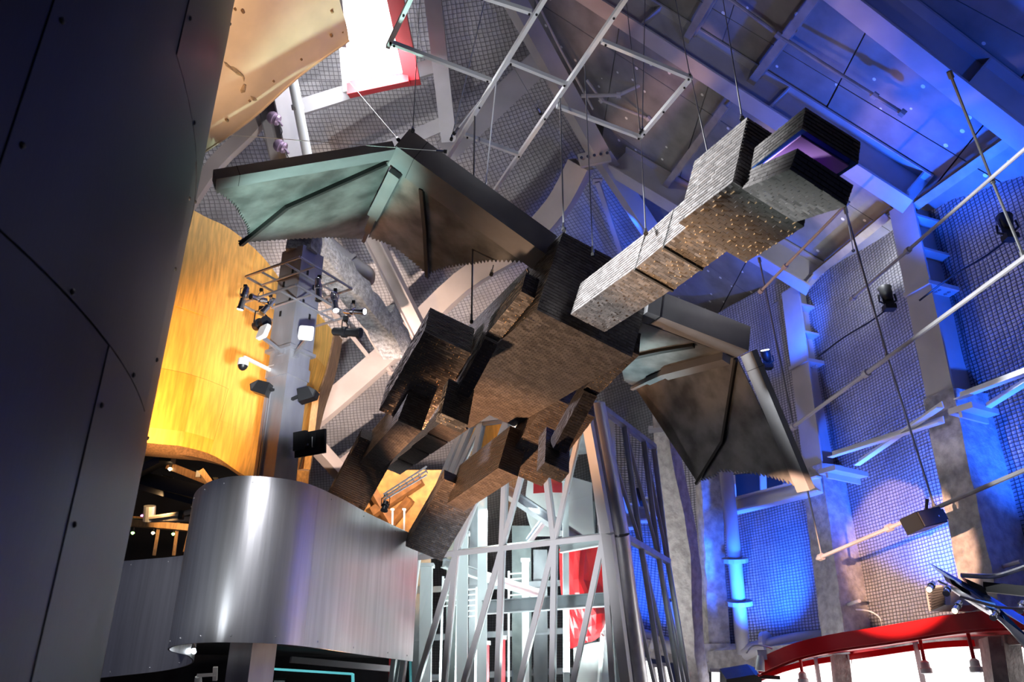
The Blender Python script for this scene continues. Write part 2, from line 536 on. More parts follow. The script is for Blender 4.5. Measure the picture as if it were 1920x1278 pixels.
# right roof slope: boards laid side by side
rt = thing('ceiling', 'blue lit grey board roof slope with pale fastener dots', 'ceiling', (5, 15, roofz(5)), kind='structure')
xs = [12.2, 9.9, 7.6, 5.3, 3.0, 0.7, -1.6]
ys = [5.0, 8.0, 11.2, 14.4, 17.6, 20.8, 24.0, 28.5]
for i in range(len(xs) - 1):
    for j in range(len(ys) - 1):
        xa, xb, ya, yb = xs[i] - 0.012, xs[i + 1] + 0.012, ys[j] + 0.012, ys[j + 1] - 0.012
        if xb < 5.0 and ya > 22.0 + (xb - 3.0) * 0.8:
            continue
        b = MB()
        lw = random.uniform(-0.012, 0.012)
        c = [V((xa, ya, roofz(xa) + lw)), V((xb, ya, roofz(xb) + lw)), V((xb, yb, roofz(xb) + lw)), V((xa, yb, roofz(xa) + lw))]
        L = (c[1] - c[0]).length
        u = [(0, ya), (L, ya), (L, yb), (0, yb)]
        u = [(p + 3.1 * i, q) for p, q in u]
        t = [p + RN * 0.15 for p in c]
        b.add(c + t, [(0, 1, 2, 3), (7, 6, 5, 4), (1, 0, 4, 5), (2, 1, 5, 6), (3, 2, 6, 7), (0, 3, 7, 4)], [u, None, None, None, None, None])
        b.build('roof_panel', 'roof_board', rt)
part('roof_deck', 'dark_wall', rt, 'hexa', [V((x, y, roofz(x) + k)) for k in (0.24, 0.5) for x, y in ((12.4, 4.8), (-1.8, 4.8), (-1.8, 28.7), (12.4, 28.7))])
# mesh covered shell, centre and left
ct = thing('ceiling', 'grey roof shell of wire mesh over insulation behind the beams', 'ceiling', P(800, 300, 27), kind='structure')
rows = [[P(-250, -160, 15), P(560, -160, 20.5), P(760, -160, 22), P(930, -170, 23.5)],
        [P(-200, 150, 17.5), P(600, 150, 23.5), P(800, 150, 25), P(1010, 110, 25.8)],
        [P(-150, 430, 20), P(680, 400, 27), P(880, 380, 28), P(1112, 295, 27.5)],
        [P(-150, 660, 23.5), P(760, 610, 30.5), P(980, 560, 31.5), P(1255, 480, 30)],
        [P(-150, 900, 27), P(800, 830, 34), P(1050, 760, 35), P(1390, 640, 33)],
        [P(-200, 1150, 31), P(820, 1100, 38), P(1080, 1050, 38), P(1480, 900, 36)]]
G = grid_from(rows, 4, 4)
for i in range(0, len(G) - 1, 4):
    for j in range(0, len(G[0]) - 1, 4):
        sub = [[G[a][c] for c in range(j, j + 5)] for a in range(i, i + 5)]
        part('insulation_panel', 'insulation_roof', ct, 'sheet', sub, 0.12, smooth=True)
# right wall, curved in plan, in tall mesh covered bays
WP = [V((12.4, 7.0, 0)), V((11.4, 12.2, 0)), V((10.1, 16.2, 0)), V((8.95, 21.4, 0)), V((7.0, 25.2, 0)), V((5.2, 26.8, 0))]
WC = catmull(WP, 8)
wt = thing('wall_right', 'blue lit right wall of wire mesh over crinkled insulation', 'wall', (9.5, 18, 3.2), kind='structure')
for k in range(5):
    seg = WC[k * 8:k * 8 + 9]
    zs = [3.2 + i * (14.2 - 3.2) / 8 for i in range(9)]
    sub = [[V((p.x, p.y, z)) + V((random.uniform(-.03, .03), random.uniform(-.03, .03), 0)) for p in seg] for z in zs]
    part('insulation_panel', 'insulation_wall', wt, 'sheet', sub, 0.12, flip=False, smooth=True)
# far backdrop behind the glass tower and the dark gallery
bt = thing('wall_back', 'dim grey mesh covered wall far behind the glass tower', 'wall', P(900, 1250, 39), kind='structure')
g = [[P(x, y, 40) for x in (-300, 300, 600, 900, 1200, 1500)] for y in (1420, 1200, 1000, 850)]
part('insulation_panel', 'insulation_roof', bt, 'sheet', g, 0.2)
# ------------------------------------------------------------------ left curved metal wall in the foreground
CC = V((-9.65, 3.3, 0)); CR = 7.3
def on_cyl(x, y):
    r = ray(x, y)
    a = r.x ** 2 + r.y ** 2
    dx, dy = CAM.x - CC.x, CAM.y - CC.y
    bq = r.x * dx + r.y * dy
    cq = dx * dx + dy * dy - CR ** 2
    t = (-bq - math.sqrt(max(0, bq * bq - a * cq))) / a
    return CAM + r * t
def cyl(ang, z, rr=CR):
    return V((CC.x + rr * math.cos(ang), CC.y + rr * math.sin(ang), z))
lt = thing('wall_left', 'tall dark navy curved metal wall filling the left foreground', 'wall', CC, kind='structure')
q = on_cyl(190, 703)
a0 = math.atan2(q.y - CC.y, q.x - CC.x)
ZS = [-0.0, 1.25, 3.6, 5.9, 8.2, 10.5, 12.8, 15.1]
AW = 0.36
for r_ in range(len(ZS) - 1):
    off = 0 if r_ % 2 == 1 else AW * 0.47
    for k in range(-5, 6):
        A0 = a0 + off + k * AW + 0.0007; A1 = A0 + AW - 0.0014
        rr = CR + (0.006 if (r_ + k) % 2 else 0.0)
        sub = [[cyl(A0 + (A1 - A0) * j / 10, z, rr) for j in range(11)] for z in (ZS[r_] + 0.005, ZS[r_ + 1] - 0.005)]
        pn = part('metal_panel', 'navy_metal', lt, 'sheet', sub, 0.02, flip=True, smooth=True)
        if r_ in (1, 2, 3, 4):
            b = MB()
            for fz in (0.2, 0.55, 0.85):
                p = cyl(A0 + 0.012, ZS[r_] + (ZS[r_ + 1] - ZS[r_]) * fz, rr)
                n = (p - V((CC.x, CC.y, p.z))).normalized()
                b = MB(); b.lathe(p - n * 0.005, p + n * 0.014, [(0, 0.018), (0.6, 0.018), (1, 0.008)], 8)
                b.build('rivet', 'black_metal', pn)
            for fa in (0.3, 0.75):
                p = cyl(A0 + AW * fa, ZS[r_] + 0.04, rr)
                n = (p - V((CC.x, CC.y, p.z))).normalized()
                b = MB(); b.lathe(p - n * 0.005, p + n * 0.014, [(0, 0.018), (0.6, 0.018), (1, 0.008)], 8)
                b.build('rivet', 'black_metal', pn)
part('inner_drum', 'dark_void', lt, 'lathe', CC, CC + V((0, 0, 15.1)), [(0, CR - 0.05), (1, CR - 0.05)], 64, smooth=True)
# ------------------------------------------------------------------ beams
def ibeam(name, label, path, bf, dp, N, m='painted_steel', tf=0.05, tw=0.05, cat='beam', sub=None, group=None):
    """plate girder along a path: bottom flange at the path, web and top flange along N"""
    path = [V(p) for p in path]
    t = thing(name, label, cat, path[0], group)
    n = len(path)
    fr = []
    for i, p in enumerate(path):
        T = (path[min(i + 1, n - 1)] - path[max(i - 1, 0)]).normalized()
        S = T.cross(V(N)).normalized()
        M = S.cross(T).normalized()
        fr.append((p, S, M))
    def sweep(nm, lo, hi, wd):
        b = MB()
        vs = []
        for p, S, M in fr:
            for a, c in ((-wd / 2, lo), (wd / 2, lo), (wd / 2, hi), (-wd / 2, hi)):
                vs.append(p + S * a + M * c)
        fs = [(3, 2, 1, 0), tuple((n - 1) * 4 + k for k in range(4))]
        for i in range(n - 1):
            for k in range(4):
                k2 = (k + 1) % 4
                fs.append((i * 4 + k, i * 4 + k2, i * 4 + 4 + k2, i * 4 + 4 + k))
        b.add(vs, fs)
        return b.build(nm, m, t)
    sweep('bottom_flange', 0, tf, bf)
    sweep('web', tf, dp - tf, tw)
    sweep('top_flange', dp - tf, dp, bf)
    if sub:
        for u in sub:
            i = min(int(u * (n - 1)), n - 2); f = u * (n - 1) - i
            p = fr[i][0].lerp(fr[i + 1][0], f); S, M = fr[i][1], fr[i][2]
            T = S.cross(M)
            b = MB()
            b.hexa([p + S * a + T * c + M * h for h in (tf, dp - tf) for a, c in ((-bf * .45, -.02), (bf * .45, -.02), (bf * .45, .02), (-bf * .45, .02))])
            b.build('stiffener', m, t)
    return t
def boxbeam(name, label, path, wd, ht, N, m, cat='beam', part_names=('bottom_plate', 'side_plate', 'top_plate'), group=None):
    """welded box girder: bottom, two sides and top plate, each a part"""
    path = [V(p) for p in path]
    t = thing(name, label, cat, path[0], group)
    n = len(path)
    fr = []
    for i, p in enumerate(path):
        T = (path[min(i + 1, n - 1)] - path[max(i - 1, 0)]).normalized()
        S = T.cross(V(N)).normalized()
        fr.append((p, S, S.cross(T).normalized()))
    th = 0.03
    for nm, x0, x1, y0, y1 in ((part_names[0], -wd / 2, wd / 2, 0, th), (part_names[1], -wd / 2, -wd / 2 + th, th, ht - th), (part_names[1], wd / 2 - th, wd / 2, th, ht - th), (part_names[2], -wd / 2, wd / 2, ht - th, ht)):
        b = MB(); vs = []
        for p, S, M in fr:
            for a, c in ((x0, y0), (x1, y0), (x1, y1), (x0, y1)):
                vs.append(p + S * a + M * c)
        fs = [(3, 2, 1, 0), tuple((n - 1) * 4 + k for k in range(4))]
        for i in range(n - 1):
            for k in range(4):
                k2 = (k + 1) % 4
                fs.append((i * 4 + k, i * 4 + k2, i * 4 + 4 + k2, i * 4 + 4 + k))
        b.add(vs, fs)
        b.build(nm, m, t)
    return t
def lin(a, b, n=2):
    return [V(a).lerp(V(b), i / (n - 1)) for i in range(n)]
ibeam('roof_rafter', 'lilac grey rafter crossing the top right corner, nearest of the roof girders', lin(PR(1935, 278, 1.0), PR(1500, -60, 1.0)), 0.52, 0.95, RN, sub=(0.3,))
ibeam('roof_rafter', 'long lilac grey rafter running down behind the head to the wall column', lin(PR(1702, 388, 1.0), PR(1010, -60, 1.0)), 0.52, 0.95, RN, sub=(0.02, 0.35, 0.7))
ibeam('roof_rafter', 'blue lit rafter passing behind the neck, farthest of the right roof girders', lin(PR(1515, 545, 1.0), PR(1140, 318, 1.0)), 0.52, 0.95, RN, sub=(0.02, 0.3, 0.6))
# hip beam with the node
HN = V((0.35, -0.5, 0.8))
boxbeam('hip_beam', 'straight lilac grey box beam running from the top edge down to the bolted node', lin(P(930, -30, 23.2), P(1112, 297, 25.8)), 0.62, 0.5, HN, 'painted_steel')
boxbeam('hip_beam', 'lilac grey box beam continuing below the bolted node behind the neck', lin(P(1116, 300, 25.9), P(1262, 520, 28.2)), 0.55, 0.5, HN, 'painted_steel')
nd = thing('splice_plate', 'bolted splice plate joining the two hip beams', 'plate', P(1113, 297, 25.7))
d_ = (P(1145, 292, 25.7) - P(1086, 300, 25.7))
part('plate', 'painted_steel', nd, 'bar', P(1086, 302, 25.55), P(1143, 290, 25.55), 0.10, 0.5)
for k in range(5):
    p = P(1090 + k * 12, 296 - k * 2.2, 25.5)
    part('bolt', 'chrome', nd, 'lathe', p, p - FW * 0.06, [(0, 0.05), (1, 0.05)], 8)
# left side roof members
LN = V((0.1, 0.6, 0.75))
cv = catmull([P(1108, 318, 26.3), P(1062, 400, 27), P(985, 478, 27.8), P(880, 545, 28.4), P(760, 660, 28.6), P(640, 765, 28.4), P(560, 830, 28.2)], 4)
boxbeam('curved_girder', 'long curved pink grey girder sweeping from the node down behind the body', cv, 0.75, 0.75, V((-0.75, -0.2, 0.75)), 'warm_painted_steel')
boxbeam('roof_beam', 'lavender beam slanting down left below the hanging frame', lin(P(1010, 118, 24.6), P(835, 285, 24.9)), 0.75, 0.4, V((0.7, -0.2, 0.7)), 'painted_steel')
boxbeam('roof_beam', 'pale upright beam beside the skylight, left of the hanging frame', lin(P(793, -30, 21.5), P(828, 262, 24.2)), 0.42, 0.45, V((0.5, -0.7, 0.4)), 'painted_steel')
boxbeam('roof_beam', 'pale beam running under the skylight sill', lin(P(545, 222, 22.4), P(815, 138, 23.2)), 0.42, 0.4, V((0.0, -0.5, 0.8)), 'painted_steel')
boxbeam('roof_beam', 'wide lit beam behind the right wing elbow', lin(P(640, 330, 24.4), P(850, 238, 24.4)), 0.75, 0.4, V((0.0, -0.6, 0.8)), 'painted_steel')
ibeam('upright_girder', 'tall pale girder with a bright edge above the outer wing', lin(P(520, 130, 21), P(562, 330, 22.5)), 0.62, 0.7, V((-0.75, 0.5, 0.2)), m='painted_steel')
part_t = thing('drain_pipe', 'bright white pipe beside the tall girder', 'pipe', P(548, 150, 20.6))
part('pipe', 'white_steel', part_t, 'tube', [P(543, 120, 20.4), P(580, 310, 21.6)], 0.13, 12, smooth=True)
part('collar', 'painted_steel', part_t, 'tube', [P(557, 195, 20.9), P(559, 205, 20.95)], 0.16, 12)
boxbeam('roof_beam', 'pale curved beam passing behind the two purple lamps', catmull([P(520, 205, 22.5), P(470, 262, 22.4), P(415, 315, 22.2), P(360, 395, 22)], 3), 0.5, 0.35, V((-0.6, -0.4, 0.6)), 'warm_painted_steel')
boxbeam('roof_beam', 'brown grey beam below the outer wing tip', lin(P(650, 340, 26.2), P(420, 570, 27)), 0.6, 0.5, V((-0.6, -0.2, 0.7)), 'warm_painted_steel')
# members left of the dragon
ibeam('brace_girder', 'pink grey braced girder below the inner wing', lin(P(672, 425, 25.5), P(775, 628, 27)), 0.42, 0.5, V((0.6, -0.5, 0.4)), m='warm_painted_steel')
part_t = thing('drain_pipe', 'thick grey pipe with a bent end beside the rough beam', 'pipe', P(620, 445, 26))
part('pipe', 'painted_steel', part_t, 'tube', catmull([P(598, 438, 26), P(640, 476, 26), P(672, 500, 26.1), P(690, 512, 26.2), P(690, 525, 26.6)], 4), 0.22, 14, smooth=True)
part('collar', 'painted_steel', part_t, 'tube', [P(655, 487, 26), P(660, 491, 26)], 0.27, 14)
b = MB()
fb = thing('fireproofed_beam', 'rough grey sprayed beam running down from the column top', 'beam', P(600, 470, 23.5))
def rough_bar(a, b_, wd, n, ref, jit):
    a, b_ = V(a), V(b_)
    T = (b_ - a).normalized(); S = T.cross(V(ref)).normalized(); M = S.cross(T)
    m = MB(); vs = []
    seg = 10
    for i in range(n + 1):
        p = a.lerp(b_, i / n)
        for k in range(seg):
            an = 2 * math.pi * (k + .5) / seg
            sx = max(-1, min(1, 1.35 * math.cos(an))); sy = max(-1, min(1, 1.35 * math.sin(an)))
            vs.append(p + S * (sx * wd / 2 + random.uniform(-jit, jit)) + M * (sy * wd / 2 + random.uniform(-jit, jit)))
    fs = [tuple(reversed(range(seg))), tuple(n * seg + k for k in range(seg))]
    for i in range(n):
        for k in range(seg):
            k2 = (k + 1) % seg
            fs.append((i * seg + k, i * seg + k2, i * seg + seg + k2, i * seg + seg + k))
    m.add(vs, fs)
    return m
rough_bar(P(580, 448, 21.0), P(745, 640, 25.6), 0.75, 16, (0, 0, 1), 0.05).build('beam_body', 'fireproofing', fb, smooth=True)
rough_bar(P(712, 590, 24.6), P(745, 655, 25.4), 0.9, 5, (0, 0, 1), 0.05).build('gusset', 'fireproofing', fb, smooth=True)
for i, (a, b_, w_, lb) in enumerate((((620, 500, 27.2), (735, 700, 28.6), 0.14, 'thin pale rod leaning beside the rough grey beam'),
                                    ((600, 555, 27), (700, 680, 28.4), 0.10, 'thinner pale rod crossing the mesh right of the light rig'),
                                    ((700, 470, 27.4), (760, 445, 28), 0.12, 'short pink strut below the brown wing membrane'),
                                    ((1120, 340, 27), (1175, 505, 29.5), 0.16, 'pale strut hanging down right of the shoulder'),
                                    ((575, 815, 28.5), (655, 905, 29.5), 0.45, 'cream brace left of the raised hind leg'),
                                    ((640, 870, 30), (730, 800, 30.5), 0.3, 'cream strut crossing behind the hind shin'))):
    t = thing('brace_rod', lb, 'brace', P(*a))
    part('bar', 'warm_painted_steel', t, 'bar', P(*a), P(*b_), w_, w_)
    part('end_plate', 'warm_painted_steel', t, 'box', P(*a), None, (w_ * 2, w_ * 2, 0.04))
    part('end_plate', 'warm_painted_steel', t, 'box', P(*b_), None, (w_ * 2, w_ * 2, 0.04))
# skylight
sk = thing('window_1', 'bright white rooflight with red reveals at the top', 'window', P(690, 60, 22), kind='structure')
sq = [P(635, -60, 21.6), P(715, -60, 21.6), P(762, 145, 22.6), P(652, 172, 22.6)]
part('pane', 'skylight_glow', sk, 'prism', sq, FW * 0.05)
part('reveal', 'red_matte', sk, 'hexa', [P(712, -60, 21.3), P(745, -60, 20.9), P(786, 148, 22.0), P(758, 152, 22.4)] + [p + FW * 0.5 for p in (P(712, -60, 21.3), P(745, -60, 20.9), P(786, 148, 22.0), P(758, 152, 22.4))])
part('sill', 'red_matte', sk, 'hexa', [P(650, 152, 22.4), P(765, 135, 22.4), P(766, 152, 21.9), P(651, 176, 21.9)] + [p + FW * 0.4 for p in (P(650, 152, 22.4), P(765, 135, 22.4), P(766, 152, 21.9), P(651, 176, 21.9))])
part('frame', 'white_steel', sk, 'hexa', [P(622, -60, 21.3), P(637, -60, 21.3), P(656, 170, 22.4), P(643, 172, 22.4)] + [p + FW * 0.4 for p in (P(622, -60, 21.3), P(637, -60, 21.3), P(656, 170, 22.4), P(643, 172, 22.4))])
# purlins under the right roof
for (a, b_, lb) in (((1388, 182), (1534, -12), 'tan purlin between the rafters above the head'),
                    ((1242, 356), (1360, 198), 'tan purlin left of the head, below the long rafter'),
                    ((1282, 82), (1334, -8), 'short tan purlin at the top edge, left of the long rafter'),
                    ((1522, 521), (1664, 405), 'pale eave purlin between the two wall columns'),
                    ((1711, 391), (1900, 258), 'pale eave purlin right of the near wall column'),
                    ((1440, 583), (1506, 540), 'short white purlin at the far wall column top')):
    o_ = 0.45 if a[1] < 380 and a[0] < 1450 else 0.55
    p0, p1 = PR(*a, o_), PR(*b_, o_)
    t = thing('purlin', lb, 'purlin', p0)
    part('bottom_flange', 'tan_steel', t, 'bar', p0, p1, 0.2, 0.03, RN)
    part('web', 'tan_steel', t, 'bar', p0 + RN * .14, p1 + RN * .14, 0.03, 0.25, RN)
    part('top_flange', 'tan_steel', t, 'bar', p0 + RN * .28, p1 + RN * .28, 0.2, 0.03, RN)
# sprinkler pipes
def pipe(name, label, pts, r, m='painted_steel', cat='pipe', seg=8, clamps=()):
    t = thing(name, label, cat, pts[0])
    part('pipe', m, t, 'tube', pts, r, seg, smooth=True)
    for c in clamps:
        part('clamp', m, t, 'tube', [V(c) - (V(pts[1]) - V(pts[0])).normalized() * .06, V(c) + (V(pts[1]) - V(pts[0])).normalized() * .06], r * 1.9, seg)
    return t
pp = [PR(1360, -8, .45), PR(1460, 66, .45), PR(1560, 130, .5), PR(1692, 212, .6)]
pipe('sprinkler_pipe', 'sprinkler pipe ending under the blue roof above the head', pp, 0.045, 'tan_steel', clamps=(pp[1], PR(1640, 180, .55), pp[3]))
pp = [P(1100, 150, 23.8), P(1128, 188, 24), P(1215, 222, 24.2), P(1310, 255, 24.4)]
pipe('sprinkler_pipe', 'thin sprinkler pipe right of the bolted hip beam', pp, 0.045, clamps=(pp[1], pp[2]))
pp = [P(1090, 180, 24), P(1160, 178, 23.8), P(1245, 138, 23.3)]
pipe('sprinkler_pipe', 'slanting pipe between hip beam and long rafter', pp, 0.06, clamps=(pp[1],))
pp = [P(1000, -10, 23.4), P(1052, 95, 24), P(1112, 205, 24.8)]
pipe('conduit', 'thin conduit following the hip beam', pp, 0.035)
# ------------------------------------------------------------------ wall columns on the right
def wall_column(label, x, y, zt, zc, splice, fl, wb, seed):
    t = thing('wall_column', label, 'column', (x, y, 3.2))
    nrm = V((-math.cos(math.radians(22)), -math.sin(math.radians(22)), 0))   # faces into the hall
    side = V((nrm.y, -nrm.x, 0))                                             # along the flange
    if side.y > 0:
        side = -side
    lean = 0.03
    base = V((x, y, 0))
    def q(a, c, z):
        return base + side * a - nrm * c + V((lean * (z - 3.2), 0, z))
    def slab(nm, a0_, a1_, c0, c1, z0, z1, m='painted_steel'):
        b = MB()
        b.hexa([q(a, c, z) for z in (z0, z1) for a, c in ((a0_, c0), (a1_, c0), (a1_, c1), (a0_, c1))])
        return b.build(nm, m, t)
    slab('front_flange', -fl / 2, fl / 2, 0, 0.05, zc, zt)
    slab('web', -0.03, 0.03, 0.05, wb - 0.05, zc, zt)
    slab('back_flange', -fl / 2, fl / 2, wb - 0.05, wb, zc, zt)
    for z in splice:
        slab('splice_plate', -fl / 2 - 0.02, fl / 2 + 0.02, -0.06, wb, z - 0.05, z + 0.05)
        for a in (0.35, 0.6):
            for s_ in (0.15, 0.3):
                p = q(fl * s_ + .02, wb * a, z - 0.05)
                part('bolt', 'painted_steel', t, 'lathe', p, p - V((0, 0, 0.05)), [(0, .035), (1, .035)], 8)
    z = splice[0]
    for dz in (0.9, 1.8):
        slab('stiffener', 0.03, fl / 2, 0.05, wb - 0.05, z + dz - .03, z + dz + .03)
    # concrete casing round the foot
    b = MB(); n = 14; vs = []; rs = random.Random(seed)
    prof = [(-fl * .56, -0.06), (fl * .56, -0.06), (fl * .58, wb * .35), (fl * .58, wb * .75), (fl * .55, wb + .1), (-fl * .55, wb + .1)]
    for i in range(n + 1):
        z = 3.15 + (zc + 0.05 - 3.15) * i / n
        for a, c in prof:
            vs.append(q(a + rs.uniform(-.015, .015), c + rs.uniform(-.015, .015), z))
    m_ = len(prof)
    fs = [tuple(reversed(range(m_))), tuple(n * m_ + k for k in range(m_))]
    for i in range(n):
        for k in range(m_):
            fs.append((i * m_ + k, i * m_ + (k + 1) % m_, (i + 1) * m_ + (k + 1) % m_, (i + 1) * m_ + k))
    b.add(vs, fs); b.build('concrete_casing', 'rendered_concrete', t, smooth=True)
    return t
c1 = PY(1563, 1178, 21.3)
wall_column('far wall column with blue web, beside the drooping wing', c1.x, c1.y, 13.2, 7.6, (10.7,), 0.72, 1.15, 3)
c2 = PY(1842, 1130, 16.0)
wall_column('near wall column with blue web and concrete foot behind the small loudspeaker', c2.x, c2.y, 12.6, 7.7, (10.3,), 0.68, 1.15, 5)
# stepped concrete ledge at the wall foot
lg = [p + V((-0.9, -0.3, 0)) for p in catmull(WP, 4)]
b = MB(); vs = []
for p in lg:
    for dx, z in ((0, 2.7), (0, 3.2), (0.5, 3.3), (1.4, 3.3), (1.4, 2.7)):
        vs.append(V((p.x + dx, p.y, z + random.uniform(-.02, .02))))
fs = []
for i in range(len(lg) - 1):
    for k in range(5):
        fs.append((i * 5 + k, i * 5 + (k + 1) % 5, i * 5 + 5 + (k + 1) % 5, i * 5 + 5 + k))
b.add(vs, fs)
o = b.build('trim_1', 'rendered_concrete', smooth=True)
tag(o, 'rough concrete ledge along the foot of the right wall', 'ledge', kind='structure')
# braces on the right wall
for a, b_, lb in (((1556, 857, 19.4), (1764, 792, 16.6), 'upper white angle brace between the wall columns'),
                  ((1606, 872, 19.2), (1762, 764, 16.4), 'lower white angle brace between the wall columns'),
                  ((1795, 748, 16.2), (2010, 668, 13), 'upper white angle brace right of the near wall column'),
                  ((1845, 768, 15.8), (2010, 664, 13.4), 'lower white angle brace right of the near wall column')):
    t = thing('wall_brace', lb, 'brace', P(*a))
    part('horizontal_leg', 'white_steel', t, 'bar', P(*a), P(*b_), 0.16, 0.02)
    part('vertical_leg', 'white_steel', t, 'bar', P(*a) + V((0.08, 0, .07)), P(*b_) + V((0.08, 0, .07)), 0.02, 0.15)
for a, b_, lb in (((1550, 880, 19.6), (1612, 893, 20.2), 'blue strut plate on the far wall column'), ((1800, 765, 15.6), (1850, 778, 16), 'blue strut plate on the near wall column')):
    t = thing('strut_plate', lb, 'plate', P(*a))
    part('plate', 'painted_steel', t, 'bar', P(*a), P(*b_), 0.5, 0.12)
    part('lip', 'painted_steel', t, 'bar', P(a[0], a[1] + 8, a[2]), P(b_[0], b_[1] + 8, b_[2]), 0.06, 0.2)
# suspended pipes in front of the wall
PI4 = [('left upper pipe of the hung grid, crossing the blue roof bay', (1424, 548, 19.5), (1592, 378, 16.5), .032),
       ('upper right pipe of the hung grid, from the wall light to the frame edge', (1594, 563, 18), (1930, 272, 12), .032),
       ('long pale pipe hung across both wall columns at mid height', (1480, 805, 18.5), (1930, 476, 12.2), .042),
       ('lowest hung pipe, carrying the small loudspeaker', (1532, 1047, 18), (1930, 877, 13), .042)]
for lb, a, b_, r in PI4:
    p0, p1 = P(*a), P(*b_)
    p1 = p0 + (p1 - p0) * (1.3 if b_[0] > 1900 else 1.0)
    pipe('hung_pipe', lb, [p0, p1], r, 'painted_steel', clamps=(p0.lerp(p1, .02), p0.lerp(p1, .32)))
RODS = [('rod from the near rafter down to the upper right pipe', (1782, 140, 12.4), (1860, 338, 13.0)),
        ('rod below the upper right pipe at the frame edge', (1860, 338, 13.0), (1918, 478, 12.4)),
        ('rod from behind the jaw down to the wall light', (1586, 395, 16.6), (1664, 668, 16.0)),
        ('rod from the mid pipe down to the small loudspeaker', (1664, 668, 16.0), (1752, 950, 15.2)),
        ('rod hanging left of the far wall column', (1424, 487, 19.5), (1488, 798, 18.4)),
        ('rod below the wing tip beside the far wall column', (1488, 798, 18.4), (1541, 1044, 17.9))]
for lb, a, b_ in RODS:
    pipe('hanger_rod', lb, [P(*a), P(*b_)], 0.022, 'wire', 'rod', clamps=(P(*b_), P(*a)))
# ------------------------------------------------------------------ silver ribbon screen
plan = [V((-11.5, 19.6, 0)), V((-10.0, 19.3, 0)), V((-8.6, 18.8, 0)), V((-7.3, 18.2, 0)), V((-6.45, 17.3, 0)), V((-6.15, 16.2, 0)), V((-6.0, 15.0, 0)),
        V((-5.62, 14.05, 0)), V((-5.05, 13.3, 0)), V((-4.4, 13.02, 0)), V((-3.62, 13.4, 0)), V((-3.2, 14.4, 0)), V((-2.85, 15.8, 0)), V((-2.42, 17.2, 0)), V((-2.1, 18.2, 0))]
pl = catmull(plan, 8)
ntot = len(pl) - 1
def ztop(i):
    u = i / ntot
    return 4.75 + 0.4 * min(1, max(0, (u - 0.28) / 0.2))
def zbot(i):
    u = i / ntot
    return 2.1 + 0.45 * min(1, max(0, u / 0.35))
rs_ = thing('metal_screen', 'silver curved metal ribbon screen wrapped round the steel column', 'screen', (-4.4, 14, 2.5))
cuts = [0, 18, 36, 52, 84, 92, 100, ntot]
for a, b_ in zip(cuts[:-1], cuts[1:]):
    sub = []
    for v in range(7):
        row = []
        for i in range(a, b_ + 1):
            p = pl[i]
            if i == b_ and b_ != ntot:
                p = pl[i].lerp(pl[i - 1], 0.012)
            row.append(V((p.x, p.y, zbot(i) + (ztop(i) - zbot(i)) * v / 6)))
        sub.append(row)
    pn = part('metal_panel', 'silver_metal', rs_, 'sheet', sub, 0.03, flip=True, smooth=True)
    for i in range(a + 3, b_, 6):
        for z in (zbot(i) + .1, ztop(i) - .1):
            T = (pl[min(i + 1, ntot)] - pl[i - 1]).normalized(); n = V((T.y, -T.x, 0))
            p = V((pl[i].x, pl[i].y, z))
            bb = MB(); bb.lathe(p - n * .005, p + n * .012, [(0, .016), (1, .012)], 8); bb.build('rivet', 'silver_metal', pn)
# ------------------------------------------------------------------ steel column with its rig
CX, CY = -4.54, 15.0
cl = thing('steel_column', 'grey square steel column rising out of the silver screen', 'column', (CX, CY, 0))
R45 = Matrix.Rotation(math.radians(45 + 14), 3, 'Z')
sd = 0.56
def cbox(nm, z0, z1, s, m='steel'):
    return part(nm, m, cl, 'box', (CX, CY, (z0 + z1) / 2), R45, (s, s, z1 - z0))
cbox('lower_shaft', 0, 8.25, sd)
cbox('upper_shaft', 8.25, 10.6, sd + 0.06)
cbox('collar', 8.2, 8.27, sd + 0.16)
cbox('collar', 7.65, 7.9, sd + 0.05)
rough_bar((CX, CY, 10.55), (CX, CY, 12.6), sd + 0.1, 10, (0, 1, 0), 0.04).build('sprayed_top', 'fireproofing', cl, smooth=True)
rz = R45 @ V((0, -1, 0)); rx = R45 @ V((-1, 0, 0))
for n_, tg in ((rz, rx), (rx, rz)):
    for z, u in ((10.0, .1), (9.75, -.12), (9.3, .12), (9.05, -.1)):
        p = V((CX, CY, z)) + n_ * (sd / 2 + .032) + tg * u
        b = MB(); b.bar(p, p + n_ * .012, .05, .12); b.build('slot_cover', 'black_metal', cl)
for k in range(2):
    p0 = V((CX, CY, 5)) + rx * (sd / 2 + .02) + rz * (-.16 + k * .06)
    part('conduit', 'steel', cl, 'tube', [p0, p0 + V((0, 0, 2.35)), p0 + V((0, 0, 2.42)) + rx * .1], 0.014, 6)
